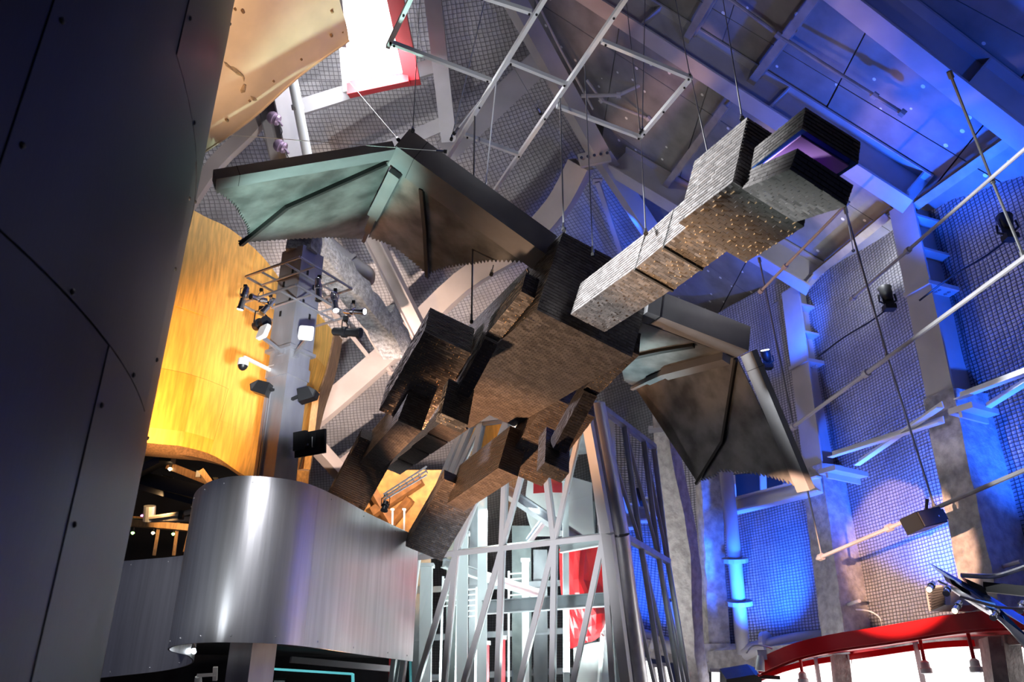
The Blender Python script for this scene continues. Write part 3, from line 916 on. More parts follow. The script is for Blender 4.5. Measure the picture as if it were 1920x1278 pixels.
# lighting frame
lf = thing('lighting_frame', 'two tier square pipe frame round the steel column', 'frame', (CX, CY, 9.2))
def sq_frame(pts):
    for i in range(4):
        part('pipe', 'steel', lf, 'tube', [pts[i], pts[(i + 1) % 4]], 0.028, 8)
def sq(z, c, h):
    R = Matrix.Rotation(math.radians(59), 3, 'Z')
    return [V((c[0], c[1], z)) + R @ V((a * h, b_ * h, 0)) for a, b_ in ((-1, -1), (1, -1), (1, 1), (-1, 1))]
UF = sq(9.9, (CX, CY), 0.78); LF = sq(9.25, (CX, CY), 0.8)
sq_frame(UF); sq_frame(LF)
for z in (9.9, 9.25):
    R = Matrix.Rotation(math.radians(59), 3, 'Z')
    for s_ in (-.34, .34):
        part('cross_pipe', 'steel', lf, 'tube', [V((CX, CY, z)) + R @ V((s_, -.78, 0)), V((CX, CY, z)) + R @ V((s_, .78, 0))], 0.024, 8)
        part('cross_pipe', 'steel', lf, 'tube', [V((CX, CY, z)) + R @ V((-.78, s_, 0)), V((CX, CY, z)) + R @ V((.78, s_, 0))], 0.024, 8)
def spotlight(label, a, b_, r, m, lens, clamp=None, group='spotlights on the column frame', yoke=True):
    a, b_ = V(a), V(b_)
    t = thing('spotlight', label, 'spotlight', a, group)
    part('barrel', m, t, 'lathe', a, b_, [(0, r * .55), (.05, r * .8), (.35, r * .85), (.36, r * 1.1), (.5, r * 1.1), (.52, r * .8), (.9, r * .85), (.91, r * 1.05), (1, r * 1.05)], 14, smooth=True)
    d = (b_ - a).normalized()
    part('lens', lens, t, 'lathe', b_ - d * .005, b_ + d * .008, [(0, r * .85), (1, r * .8)], 14)
    if yoke:
        mid = a.lerp(b_, .42)
        s = d.cross(V((0, 0, 1))); s = s.normalized() if s.length > .05 else V((1, 0, 0))
        top = mid + V((0, 0, r * 2.6))
        part('yoke', m, t, 'tube', [mid - s * r * 1.2, mid - s * r * 1.2 + V((0, 0, r * 2)), top, mid + s * r * 1.2 + V((0, 0, r * 2)), mid + s * r * 1.2], r * .12, 6)
        part('clamp', 'black_metal', t, 'box', clamp or top + V((0, 0, .03)), None, (r * .9, r * .9, r * .9))
    return t
DD_ = 16.3
spotlight('leftmost silver spotlight hanging off the column frame', P(463, 537, 16.4), P(450, 580, 16.3), .075, 'chrome', 'lamp_lens')
spotlight('silver spotlight lying level at the left of the column frame', P(500, 564, 16.5), P(470, 556, 16.2), .07, 'chrome', 'black_plastic')
spotlight('silver spotlight tilted down left just beside the column', P(515, 560, 16.3), P(491, 586, 16.1), .07, 'chrome', 'black_plastic')
spotlight('silver spotlight hanging upright on the right of the column', P(596, 521, 16.6), P(598, 563, 16.4), .08, 'chrome', 'black_plastic')
spotlight('glowing silver spotlight with a white lens right of the column', P(625, 548, 16.6), P(630, 582, 16.3), .075, 'chrome', 'lamp_lens')
spotlight('rightmost silver spotlight pointing right with a lit lens', P(645, 583, 16.6), P(684, 584, 16.4), .07, 'chrome', 'lamp_lens')
spotlight('long black spotlight hanging below the right of the column frame', P(624, 621, 16.4), P(676, 624, 16.2), .105, 'black_plastic', 'black_metal')
spotlight('short black spotlight under the left of the column frame', P(478, 612, 16.2), P(500, 603, 16.0), .12, 'black_plastic', 'black_metal')
# white panel boxes, camera, loudspeakers, screen on the column
def rbox(b, c, R, d, bev):
    hx, hy, hz = d[0] / 2, d[1] / 2, d[2] / 2
    prof = []
    for sx, sy, a in ((1, 1, 0), (-1, 1, 90), (-1, -1, 180), (1, -1, 270)):
        for k in range(4):
            an = math.radians(a + k * 30)
            prof.append((sx * (hx - bev) + bev * math.cos(an), sy * (hy - bev) + bev * math.sin(an)))
    vs = [V(c) + R @ V((x, z, y)) for z, sc_ in ((-hz, .9), (-hz * .7, 1), (hz * .7, 1), (hz, .9)) for x, y in [(p[0] * sc_, p[1] * sc_) for p in prof]]
    n = len(prof)
    fs = [tuple(reversed(range(n))), tuple(3 * n + k for k in range(n))]
    for i in range(3):
        for k in range(n):
            fs.append((i * n + k, i * n + (k + 1) % n, i * n + n + (k + 1) % n, i * n + n + k))
    b.add(vs, fs)
    return b
for lb, px, yaw in (('white box antenna on the left face of the column', (494, 622, 15.6), -40), ('white square antenna on the right face of the column', (574, 624, 15.5), 12)):
    c = P(*px)
    t = thing('wall_antenna', lb, 'antenna', c)
    R = Matrix.Rotation(math.radians(yaw), 3, 'Z') @ Matrix.Rotation(math.radians(-14), 3, 'X')
    rbox(MB(), c, R, (.29, .31, .1), .05).build('housing', 'white_plastic', t, smooth=True)
    s_ = V((CX, CY, c.z - .2))
    part('bracket', 'steel', t, 'bar', c + V((0, .07, -.1)), c.lerp(s_, .75), .05, .07)
    part('bracket_plate', 'steel', t, 'box', c.lerp(s_, .72), R45, (.1, .2, .12))
c = P(456, 680, 15.4)
t = thing('dome_camera', 'white dome security camera on an arm left of the column', 'camera', c)
part('housing', 'white_plastic', t, 'lathe', c + V((0, 0, .1)), c - V((0, 0, .06)), [(0, .06), (.15, .1), (.9, .105), (1, .1)], 16, smooth=True)
part('dome', 'black_plastic', t, 'lathe', c - V((0, 0, .06)), c - V((0, 0, .16)), [(0, .095), (.4, .085), (.8, .05), (1, .01)], 16, smooth=True)
part('arm', 'white_plastic', t, 'bar', c + V((0, 0, .12)), V((CX - .3, CY - .1, c.z + .14)), .05, .06)
part('arm_plate', 'white_plastic', t, 'box', V((CX - .33, CY - .1, c.z + .12)), R45, (.06, .2, .26))
for lb, px, sgn in (('black wedge loudspeaker on the left of the column', (487, 722, 15.6), -1), ('black wedge loudspeaker on the right of the column', (573, 734, 15.4), 1)):
    c = P(*px)
    t = thing('wedge_loudspeaker', lb, 'loudspeaker', c)
    poly = [c + V((sgn * a, 0, z)) for a, z in ((-.18, .06), (.05, .12), (.2, .03), (.17, -.1), (-.12, -.2))]
    part('cabinet', 'black_plastic', t, 'prism', poly, V((0, .3, .04)))
    part('grille', 'vent_grille', t, 'prism', [p + V((0, -.012, 0)) for p in (poly[1] * .85 + c * .15, poly[2] * .9 + c * .1, poly[3] * .88 + c * .12)], V((0, .02, 0)))
    part('bracket', 'black_metal', t, 'bar', c + V((-sgn * .1, .15, 0)), V((CX, CY, c.z)), .06, .05)
tc = P(582, 831, 15.3)
tv = thing('monitor', 'black flat monitor seen from behind, right of the column', 'monitor', tc)
Rt = Matrix.Rotation(math.radians(-28), 3, 'Z') @ Matrix.Rotation(math.radians(8), 3, 'X')
part('panel', 'black_plastic', tv, 'box', tc, Rt, (.74, .05, .46))
part('back_cover', 'black_metal', tv, 'box', tc + Rt @ V((0, -.045, -.06)), Rt, (.6, .05, .28))
part('socket_recess', 'dark_void', tv, 'box', tc + Rt @ V((.16, -.075, .04)), Rt, (.07, .02, .26))
part('label_strip', 'white_plastic', tv, 'box', tc + Rt @ V((.12, -.08, .0)), Rt, (.02, .02, .2))
part('mount_plate', 'black_metal', tv, 'box', tc + Rt @ V((-.16, -.1, .06)), Rt, (.3, .08, .36))
part('mount_arm', 'chrome', tv, 'bar', tc + Rt @ V((.05, -.1, -.04)), V((CX + .1, CY, tc.z - .05)), .04, .04)
# ------------------------------------------------------------------ orange curved sheet wall
ro_ = [[P(200, 290, 16.9), P(365, 395, 18.2), P(430, 428, 18.9), P(492, 480, 19.4), P(540, 540, 19.8), P(588, 578, 20.4), P(626, 622, 21.4)],
       [P(180, 450, 16.2), P(345, 520, 17.4), P(410, 548, 18.0), P(470, 585, 18.5), P(525, 620, 18.9), P(575, 650, 19.6), P(612, 690, 20.8)],
       [P(150, 640, 15.6), P(320, 672, 16.7), P(385, 690, 17.2), P(445, 715, 17.7), P(505, 735, 18.2), P(552, 750, 19.0), P(588, 765, 20.2)],
       [P(120, 815, 15.3), P(300, 832, 16.1), P(350, 838, 16.5), P(405, 855, 16.9), P(455, 888, 17.3), P(510, 915, 18.2), P(556, 900, 19.4)]]
OG = grid_from(ro_, 5, 8)
ow = thing('curved_sheet_wall', 'glowing orange curved wall of overlapping sheets behind the column', 'wall panel', P(400, 850, 16.5))
brk = [0, 4, 9, 14, 19, 24, 30]
for a, b_ in zip(brk[:-1], brk[1:]):
    k0 = random.choice((0, 3))
    rws = [0] + [k for k in (k0 + 5, k0 + 11, k0 + 17, k0 + 22) if k < 23] + [24]
    for r0, r1 in zip(rws[:-1], rws[1:]):
        sub = [[OG[i][j] + (-FW) * random.choice((0.0,)) for j in range(a, b_ + 1)] for i in range(r0, r1 + 1)]
        off = random.uniform(0, 0.03)
        sub = [[p - FW * off for p in r] for r in sub]
        pn = part('metal_sheet', random.choice(('orange_sheet', 'orange_sheet', 'orange_sheet_deep')), ow, 'sheet', sub, 0.02, flip=False, smooth=True)
# lower lip
lip = [OG[-1][j] for j in range(len(OG[0]))]
b = MB(); g1 = [[p + V((0, 0, 0.02)) for p in lip], [p + V((0.05, 0.35, -0.1)) for p in lip], [p + V((0.1, 0.9, -0.05)) for p in lip]]
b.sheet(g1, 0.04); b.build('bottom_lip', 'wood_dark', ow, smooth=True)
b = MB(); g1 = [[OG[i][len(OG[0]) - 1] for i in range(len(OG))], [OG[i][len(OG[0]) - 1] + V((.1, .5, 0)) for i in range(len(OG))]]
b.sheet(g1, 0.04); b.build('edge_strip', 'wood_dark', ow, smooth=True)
t = thing('timber_post', 'pale timber post at the right edge of the orange wall', 'post', P(565, 905, 19.6))
part('post', 'wood_lit', t, 'bar', P(570, 920, 19.6), P(593, 735, 20.0), .16, .16)
part('foot_block', 'wood_lit', t, 'bar', P(563, 930, 19.5), P(568, 880, 19.5), .3, .25)
# beige sheet overhead on the left
bg = [[P(455, -220, 9.2), P(490, -220, 9.4), P(560, -200, 9.9), P(640, -160, 10.4)],
      [P(432, -60, 9.9), P(480, -60, 10.0), P(560, -50, 10.5), P(632, -30, 11.0)],
      [P(402, 130, 10.6), P(480, 110, 10.9), P(560, 85, 11.3), P(650, 48, 11.7)],
      [P(378, 286, 11.3), P(470, 222, 11.6), P(562, 140, 11.8), P(654, 74, 11.85)]]
BG = grid_from(bg, 4, 4)
# close the corner: last row runs along the cut edge
bs = thing('overhead_sheet', 'beige curved metal sheet with bolt heads overhead at the left', 'sheet', P(480, 80, 11))
part('sheet', 'beige_sheet', bs, 'sheet', BG, 0.035, flip=False, smooth=True)
edge = [BG[-1][j] for j in range(len(BG[0]))]
part('edge_trim', 'beige_sheet', bs, 'tube', [p + FW * .02 for p in edge], 0.022, 6, smooth=True)
def sheet_depth(G, x, y):
    best = None
    for r in G:
        for p in r:
            v = p - CAM; d = v.dot(FW)
            e = (960 + FPX * v.x / d - x) ** 2 + (639 - FPX * v.dot(UP) / d - y) ** 2
            if best is None or e < best[0]:
                best = (e, d)
    return best[1]
BGF = grid_from(bg, 14, 14)
for x, y in ((455, 21), (441, 17), (622, 21), (621, 66), (642, 60), (564, 110), (512, 151), (467, 188), (425, 225)):
    p = P(x, y, sheet_depth(BGF, x, y))
    part('bolt', 'wood_dark', bs, 'lathe', p + FW * .03, p - FW * .022, [(0, .022), (1, .018)], 8)
for pq in (((420, 116), (430, 119), (444, 130), (456, 142), (462, 152), (457, 158), (450, 146), (438, 134), (424, 124)), ((455, 158), (461, 160), (459, 172), (452, 174), (451, 166)), ((470, 180), (480, 184), (484, 190), (474, 188))):
    part('stain', 'stain', bs, 'prism', [P(x, y, sheet_depth(BGF, x, y)) - FW * .012 for x, y in pq], FW * 0.03)
# purple lamps
for lb, x, y in (('upper of two purple round lamps on the pale beam', 512, 221), ('lower of two purple round lamps on the pale beam', 524, 273)):
    c = P(x, y, 21.3)
    t = thing('round_lamp', lb, 'lamp', c)
    ax = V((0.8, 0.2, -.35)).normalized()
    part('body', 'purple_metal', t, 'lathe', c - ax * .16, c + ax * .18, [(0, .05), (.1, .12), (.35, .17), (.55, .17), (.6, .145), (.75, .14), (.85, .16), (1, .13)], 16, smooth=True)
    part('stem', 'purple_metal', t, 'tube', [c + ax * .15, c + ax * .28 + V((0, 0, -.1))], .03, 8)
    part('cable', 'black_plastic', t, 'tube', catmull([c + ax * .2, c + V((.2, 0, -.2)), c + V((.28, .05, -.4)), c + V((.24, .1, -.5))], 3), .012, 6)
# ------------------------------------------------------------------ dark gallery under the orange wall
gb = thing('gallery_wall', 'dark recess of the gallery under the orange wall', 'recess', P(300, 1000, 23))
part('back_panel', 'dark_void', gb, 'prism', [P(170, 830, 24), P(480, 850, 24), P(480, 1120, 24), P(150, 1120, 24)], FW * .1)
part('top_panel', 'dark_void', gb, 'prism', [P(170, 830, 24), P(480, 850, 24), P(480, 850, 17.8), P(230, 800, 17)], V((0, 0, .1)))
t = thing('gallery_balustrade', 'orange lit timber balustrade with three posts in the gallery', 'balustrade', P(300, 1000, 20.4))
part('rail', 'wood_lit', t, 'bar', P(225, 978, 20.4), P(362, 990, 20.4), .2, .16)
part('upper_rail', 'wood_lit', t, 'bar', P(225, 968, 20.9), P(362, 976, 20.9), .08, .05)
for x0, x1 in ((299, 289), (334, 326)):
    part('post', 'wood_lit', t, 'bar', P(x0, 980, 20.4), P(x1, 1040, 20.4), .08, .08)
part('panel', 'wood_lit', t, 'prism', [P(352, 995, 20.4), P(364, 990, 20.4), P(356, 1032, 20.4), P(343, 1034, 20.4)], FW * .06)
t = thing('gallery_truss', 'grey pipe truss end in the dark gallery', 'truss', P(280, 970, 19.8))
part('chord', 'tan_steel', t, 'tube', [P(272, 972, 19.6), P(345, 962, 19.0), P(372, 955, 18.6)], .06, 8)
part('chord', 'tan_steel', t, 'tube', [P(272, 975, 19.7), P(372, 972, 18.8)], .06, 8)
part('end_tube', 'silver_metal', t, 'tube', [P(281, 948, 19.6), P(279, 976, 19.6)], .14, 12)
part('saddle', 'black_metal', t, 'box', P(340, 965, 18.9), None, (.1, .12, .2))
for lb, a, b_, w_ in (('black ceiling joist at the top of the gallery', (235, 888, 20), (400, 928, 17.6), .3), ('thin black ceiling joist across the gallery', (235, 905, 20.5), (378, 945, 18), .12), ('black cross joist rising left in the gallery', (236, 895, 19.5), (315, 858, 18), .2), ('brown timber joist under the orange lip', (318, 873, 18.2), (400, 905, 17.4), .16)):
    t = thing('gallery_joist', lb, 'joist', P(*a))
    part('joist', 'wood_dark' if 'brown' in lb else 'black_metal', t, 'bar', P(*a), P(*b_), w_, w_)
    part('hanger', 'black_metal', t, 'box', P(*b_), None, (w_ * 1.3, w_ * 1.3, w_ * 1.2))
t = thing('timber_blocking', 'pale timber block under the orange lip', 'block', P(385, 890, 17.2))
part('block', 'wood_lit', t, 'bar', P(375, 882, 17.2), P(392, 905, 17.2), .2, .12)
part('nail_plate', 'steel', t, 'box', P(372, 888, 17.1), None, (.1, .02, .14))
t = thing('gallery_fixture', 'white tubular light bracket hanging in the gallery', 'light bracket', P(318, 895, 18.8))
part('tube', 'chrome', t, 'tube', [P(301, 903, 18.8), P(304, 890, 18.8), P(325, 896, 18.8), P(321, 906, 18.8)], .02, 6)
part('tube', 'chrome', t, 'tube', [P(341, 900, 18.8), P(335, 912, 18.8)], .02, 6)
part('base', 'black_metal', t, 'bar', P(298, 905, 18.8), P(342, 916, 18.8), .08, .05)
for lb, x, y, d, m in (('warm bulb glowing under the orange lip', 319, 878, 18, 'warm_lens'), ('left green gallery lamp', 249, 998, 21.5, 'green_lens'), ('middle pale gallery lamp between posts', 287, 998, 21.5, 'warm_lens'), ('right green gallery lamp beside the third post', 325, 1000, 21.5, 'green_lens'), ('magenta lamp cluster at the gallery left', 267, 966, 21.8, 'magenta_lens')):
    c = P(x, y, d)
    t = thing('gallery_lamp', lb, 'lamp', c, 'small lamps in the gallery')
    part('bulb', m, t, 'lathe', c + V((0, 0, .03)), c - V((0, 0, .05)), [(0, .02), (.5, .05), (1, .015)], 10, smooth=True)
    part('socket', 'black_metal', t, 'tube', [c + V((0, 0, .02)), c + V((0, 0, .14))], .03, 8)
# ------------------------------------------------------------------ under the silver screen
uz = thing('lower_ceiling', 'black ceiling band under the silver screen', 'ceiling band', P(560, 1240, 18))
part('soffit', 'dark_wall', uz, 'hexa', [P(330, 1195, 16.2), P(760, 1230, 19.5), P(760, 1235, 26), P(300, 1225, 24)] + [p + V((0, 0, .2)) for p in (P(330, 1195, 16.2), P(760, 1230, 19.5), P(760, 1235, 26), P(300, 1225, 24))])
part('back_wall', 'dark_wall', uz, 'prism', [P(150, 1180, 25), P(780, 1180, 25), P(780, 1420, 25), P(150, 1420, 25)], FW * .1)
part('duct', 'white_steel', uz, 'bar', P(545, 1236, 20), P(740, 1254, 21), .2, .14)
t = thing('wall_screen', 'dark screen with a glowing teal border under the silver screen', 'screen', P(580, 1300, 19))
fr_ = [P(502, 1252, 19), P(662, 1262, 19), P(664, 1360, 19), P(498, 1360, 19)]
part('display', 'screen_dark', t, 'prism', fr_, FW * .08)
for i in range(3):
    part('light_border', 'teal_glow', t, 'bar', fr_[(i + 3) % 4] - FW * .03, fr_[i] - FW * .03, .06, .05)
part('caption', 'white_plastic', t, 'bar', P(514, 1277, 18.95), P(534, 1277, 18.95), .03, .04)
t = thing('bracket_camera', 'white camera on a bracket left of the column foot', 'camera', P(390, 1265, 15))
part('bracket', 'white_plastic', t, 'bar', P(370, 1266, 15), P(405, 1264, 15), .05, .06)
part('plate', 'white_plastic', t, 'bar', P(404, 1250, 15), P(403, 1275, 15), .08, .05)
part('housing', 'white_plastic', t, 'lathe', P(372, 1268, 15), P(371, 1288, 15), [(0, .06), (1, .08)], 12, smooth=True)
t = thing('under_screen_lamp', 'small bright fixture inside the lower curl of the screen', 'lamp', P(362, 1212, 15.4))
part('lens', 'lamp_lens', t, 'lathe', P(362, 1218, 15.4), P(364, 1222, 15.3), [(0, .05), (1, .04)], 10)
part('housing', 'black_metal', t, 'lathe', P(358, 1205, 15.5), P(362, 1218, 15.4), [(0, .05), (1, .06)], 10)
# ------------------------------------------------------------------ glass tower
TP = dict(bl=P(728, 1330, 19.9), br=P(1205, 1330, 17.3), kl=P(765, 1046, 19.6), kr=P(1163, 1001, 17.0), tl=P(872, 792, 20.1), tr=P(1118, 757, 17.7),
          bf=P(1298, 1330, 20.4), kf=P(1252, 1052, 20.0), tf=P(1226, 838, 20.3))
OLD = {k: TP[k].copy() for k in ('bl', 'br', 'bf')}
for k, kk in (('bl', 'kl'), ('br', 'kr'), ('bf', 'kf')):
    TP[k] = TP[kk] + (TP[k] - TP[kk]) * (TP[kk].z / (TP[kk].z - TP[k].z))
VB = 1 - (OLD['bl'] - TP['kl']).length / (TP['bl'] - TP['kl']).length
VQ = VB + .17 * (1 - VB)
def gnd(p):
    return V((p.x, p.y, 0))
gt = thing('glass_tower', 'leaning glass tower with white diagonal mullions below the dragon', 'tower', (0.5, 19, 0))
def face(c00, c10, c01, c11):
    return lambda u, v: TP[c00].lerp(TP[c10], u).lerp(TP[c01].lerp(TP[c11], u), v)
def px_of(p):
    v = p - CAM; d = v.dot(FW)
    return 960 + FPX * v.x / d
def u_at(fn, x, v):
    lo, hi = 0.0, 1.0
    for _ in range(40):
        m = (lo + hi) / 2
        if px_of(fn(m, v)) < x: lo = m
        else: hi = m
    return (lo + hi) / 2
def nrm_of(fn):
    n = (fn(1, 0) - fn(0, 0)).cross(fn(0, 1) - fn(0, 0)).normalized()
    return n if n.dot(FW) > 0 else -n
def mull(fn, u0, v0, u1, v1, w_=.12, d_=.16, m='white_steel', nm='mullion'):
    n = nrm_of(fn)
    part(nm, m, gt, 'bar', fn(u0, v0), fn(u1, v1), w_, d_, n)
def panes(fn, us, d_dir, v0=0.0, v1=1.0, skip=()):
    """each bay: two triangular panes either side of its diagonal"""
    n = nrm_of(fn)
    for i in range(len(us) - 1):
        (a0_, a1_), (b0, b1) = us[i], us[i + 1]
        A, B, Cc, D = fn(a0_, v0), fn(b0, v0), fn(b1, v1), fn(a1_, v1)
        if i in skip:
            part('pane', 'glass', gt, 'prism', [A, B, Cc, D], n * .02)
        elif d_dir > 0:
            part('pane', 'glass', gt, 'prism', [A, B, Cc], n * .02); part('pane', 'glass', gt, 'prism', [A, Cc, D], n * .02)
        else:
            part('pane', 'glass', gt, 'prism', [A, B, D], n * .02); part('pane', 'glass', gt, 'prism', [B, Cc, D], n * .02)
f1 = face('bl', 'br', 'kl', 'kr'); f2 = face('kl', 'kr', 'tl', 'tr')
f3 = face('br', 'bf', 'kr', 'kf'); f4 = face('kr', 'kf', 'tr', 'tf')
kx = [766, 783, 856, 942, 1040, 1132, 1156]; bx = [726, 752, 834, 934, 1038, 1150, 1178]
us1 = [(u_at(f1, k, 1) + (u_at(f1, b_, VQ) - u_at(f1, k, 1)) / (1 - VQ), u_at(f1, k, 1)) for b_, k in zip(bx, kx)]
us1[0] = (0, 0)
for u0, u1 in us1:
    mull(f1, u0, 0, u1, 1)
for i in range(1, 5):
    mull(f1, us1[i][0], 0, us1[i + 1][1], 1, .12, .14, nm='diagonal')
mull(f1, us1[0][0], 0, us1[1][1], 1, .07, .1, nm='diagonal')
mull(f1, us1[5][1], 1, us1[6][0], 0, .07, .1, nm='diagonal')
panes(f1, us1, 1)
mull(f1, 0, 1, 1, 1, .12, .16, nm='transom')
tx = [878, 900, 935, 972, 1020, 1095, 1108]
us2 = [(u_at(f2, k, 0), u_at(f2, t_, 1)) for k, t_ in zip(kx, [874, 886, 905, 952, 1010, 1098, 1112])]
for u0, u1 in us2:
    mull(f2, u0, 0, u1, 1)
for i in range(1, 5):
    mull(f2, us2[i][0], 0, us2[i + 1][1], 1, .1, .12, nm='diagonal')
mull(f2, us2[5][1], 1, us2[6][0], 0, .07, .1, nm='diagonal')
panes(f2, us2, 1)
mull(f2, 0, 1, 1, 1, .14, .2, nm='transom')
mull(f2, 0, 0.97, 1, 0.97, .1, .1, nm='transom')
for fn, us in ((f3, [(0, 0), (.45, .4), (.8, .78), (1, 1)]), (f4, [(0, 0), (.4, .45), (.78, .8), (1, 1)])):
    for u0, u1 in us[1:]:
        mull(fn, u0, 0, u1, 1, .07, .12, 'steel')
    for i in range(3):
        mull(fn, us[i + 1][0], 0, us[i][1], 1, .055, .08, 'steel', 'diagonal')
    panes(fn, us, -1)
    mull(fn, 0, 1, 1, 1, .12, .16, 'steel', 'transom')
for a, b_ in (('br', 'kr'), ('kr', 'tr')):
    part('corner_tube', 'silver_metal', gt, 'tube', [TP[a], TP[b_]], .2, 16, smooth=True)
    part('corner_fin', 'white_steel', gt, 'bar', TP[a] + V((-.28, -.1, 0)), TP[b_] + V((-.28, -.1, 0)), .1, .3, (0.5, -.8, 0))
top = [TP['tl'], TP['tr'], TP['tf'], TP['tl'] + (TP['tf'] - TP['tr'])]
part('roof', 'steel', gt, 'prism', top, V((0, 0, .1)))
# inside the tower
IN = TP['kf'] - TP['kr']
def inside(x, y, d):
    return P(x, y, d)
for lb, x, y0, y1, d, w_ in (('wide white post inside the tower, left bay', 800, 1060, 1330, 20.6, .3), ('white post inside the tower behind the second bay', 868, 1000, 1330, 21.2, .28), ('white post inside the tower behind the middle bay', 905, 900, 1330, 21.6, .25), ('slim white post inside the tower, right of the middle bay', 1060, 900, 1330, 21.2, .16), ('white post inside the tower behind the red drape', 1130, 980, 1330, 22, .2), ('rear white post far inside the tower', 985, 1050, 1330, 23, .2)):
    t = thing('tower_post', lb, 'post', P(x, 1330, d), 'posts inside the glass tower')
    part('shaft', 'white_steel', t, 'bar', gnd(P(x, 1330, d)), P(x, y0, d), w_, w_)
    part('cap', 'white_steel', t, 'box', P(x, y0, d), None, (w_ * 1.3, w_ * 1.3, .08))
for lb, a, b_, w_, m in (('grey landing beam across the tower at mid height', (905, 1150, 20.8), (1140, 1135, 20.4), .3, 'steel'),
                         ('white landing beam below the transom in the left bays', (830, 1062, 21), (1010, 1120, 22.5), .2, 'white_steel'),
                         ('upper grey beam slanting inside the tower', (950, 930, 21), (1130, 1050, 22), .25, 'steel'),
                         ('white upper beam inside the right bay of the tower', (1050, 1035, 20), (1135, 1020, 19.6), .16, 'white_steel'),
                         ('grey brace rising right inside the tower', (990, 1020, 22), (1035, 960, 21.5), .14, 'steel'),
                         ('white top beam just under the tower roof', (905, 860, 21.2), (980, 830, 21), .2, 'white_steel')):
    t = thing('tower_beam', lb, 'beam', P(*a))
    part('bottom_flange', m, t, 'bar', P(*a), P(*b_), w_, .03)
    part('web', m, t, 'bar', P(*a) + V((0, 0, w_ / 2)), P(*b_) + V((0, 0, w_ / 2)), .03, w_)
    part('top_flange', m, t, 'bar', P(*a) + V((0, 0, w_)), P(*b_) + V((0, 0, w_)), w_, .03)
rd = grid_from([[P(1058, 1020, 21.6), P(1090, 1015, 21.2), P(1120, 1020, 21.5), P(1142, 1018, 22)],
                [P(1060, 1090, 21.7), P(1085, 1085, 21.0), P(1112, 1090, 21.6), P(1145, 1095, 21.7)],
                [P(1068, 1150, 21.5), P(1092, 1160, 21.3), P(1118, 1150, 21.0), P(1145, 1150, 21.9)],
                [P(1072, 1215, 21.8), P(1095, 1205, 21.2), P(1115, 1200, 21.6), P(1140, 1180, 21.8)]], 3, 3)
t = thing('red_drape', 'folded bright red metal form seen through the tower glass', 'sculpture', P(1100, 1210, 21.5))
part('front_fold', 'red_paint', t, 'sheet', rd, .05)
part('side_fold', 'red_paint', t, 'sheet', [[r[0] for r in rd], [r[0] + V((-.1, .7, 0)) for r in rd]], .05)
wl = grid_from([[P(990, 895, 24), P(1050, 890, 23.5), P(1110, 905, 23.6)], [P(985, 950, 24.2), P(1050, 955, 23.4), P(1112, 960, 23.7)], [P(1000, 1005, 24.4), P(1055, 1005, 23.8), P(1115, 1003, 23.8)]], 4, 4)
t = thing('white_form', 'crumpled white and pink form inside the tower top', 'sculpture', P(1050, 1000, 23.8))
part('sheet', 'white_plastic', t, 'sheet', wl, .05, smooth=True)
part('red_edge', 'red_matte', t, 'sheet', [[p + V((0, -.05, .1)) for p in wl[0][1:6]], [p + V((0, -.08, -.35)) for p in wl[1][1:6]]], .04, smooth=True)
wl = grid_from([[P(1075, 1215, 22.2), P(1110, 1205, 22), P(1148, 1200, 22)], [P(1078, 1330, 22.2), P(1112, 1330, 21.8), P(1155, 1330, 22)]], 4, 4)
t = thing('white_form', 'white pink folded form below the red drape in the tower', 'sculpture', P(1110, 1330, 22))
part('sheet', 'white_plastic', t, 'sheet', wl, .05, smooth=True)
part('spike', 'white_plastic', t, 'bar', P(1122, 1300, 21.4), P(1130, 1190, 21.4), .06, .2)
for i, (x, y, w_) in enumerate(((845, 1110, .8), (880, 1130, .6), (968, 1100, .9))):
    t = thing('tower_louvre', ('white louvre bank in the second bay of the tower', 'white louvre bank left of the middle bay of the tower', 'white louvre bank in the middle bay of the tower')[i], 'louvre', P(x, y, 23))
    part('frame', 'white_steel', t, 'bar', gnd(P(x - 14, y + 30, 23)), P(x - 14, y - 30, 23), .06, .06)
    part('frame', 'white_steel', t, 'bar', gnd(P(x + 14, y + 30, 23)), P(x + 14, y - 30, 23), .06, .06)
    for k in range(6):
        part('slat', 'white_steel', t, 'bar', P(x - 14, y + 26 - k * 10, 23), P(x + 14, y + 24 - k * 10, 23), .12, .03)
t = thing('tower_core', 'pale panelled core wall behind the posts inside the tower', 'wall panel', gnd(P(960, 1330, 25)))
cx_ = [775, 812, 838, 880, 918, 960, 1000, 1030, 1075, 1120, 1165]
for i in range(len(cx_) - 1):
    if i in (1, 4, 7):
        continue
    y1_ = (1040, 0, 960, 930, 0, 985, 1030, 0, 940, 960)[i]
    part('panel', 'core_panel' if i % 3 else 'steel', t, 'prism', [gnd(P(cx_[i], 1330, 25.2)), gnd(P(cx_[i + 1] - 4, 1330, 25.2)), P(cx_[i + 1] - 4, y1_, 25.2), P(cx_[i], y1_, 25.2)], V((0, .1, 0)))
for yy in (1095, 1185, 1260):
    part('rail', 'steel', t, 'bar', P(770, yy + 12, 25.0), P(1165, yy - 8, 25.0), .12, .18)
for i, (x, y0_, d) in enumerate(((737, 1195, 21.5), (942, 1195, 22.4), (912, 1205, 22.6))):
    t = thing('red_post', ('red post behind the leftmost bay of the tower', 'red post behind the middle bay of the tower', 'second red post behind the middle bay of the tower')[i], 'post', gnd(P(x, 1330, d)))
    part('shaft', 'red_matte', t, 'bar', gnd(P(x, 1330, d)), P(x, y0_, d), .16, .16)
    part('cap', 'white_steel', t, 'box', P(x, y0_, d), None, (.24, .24, .1))
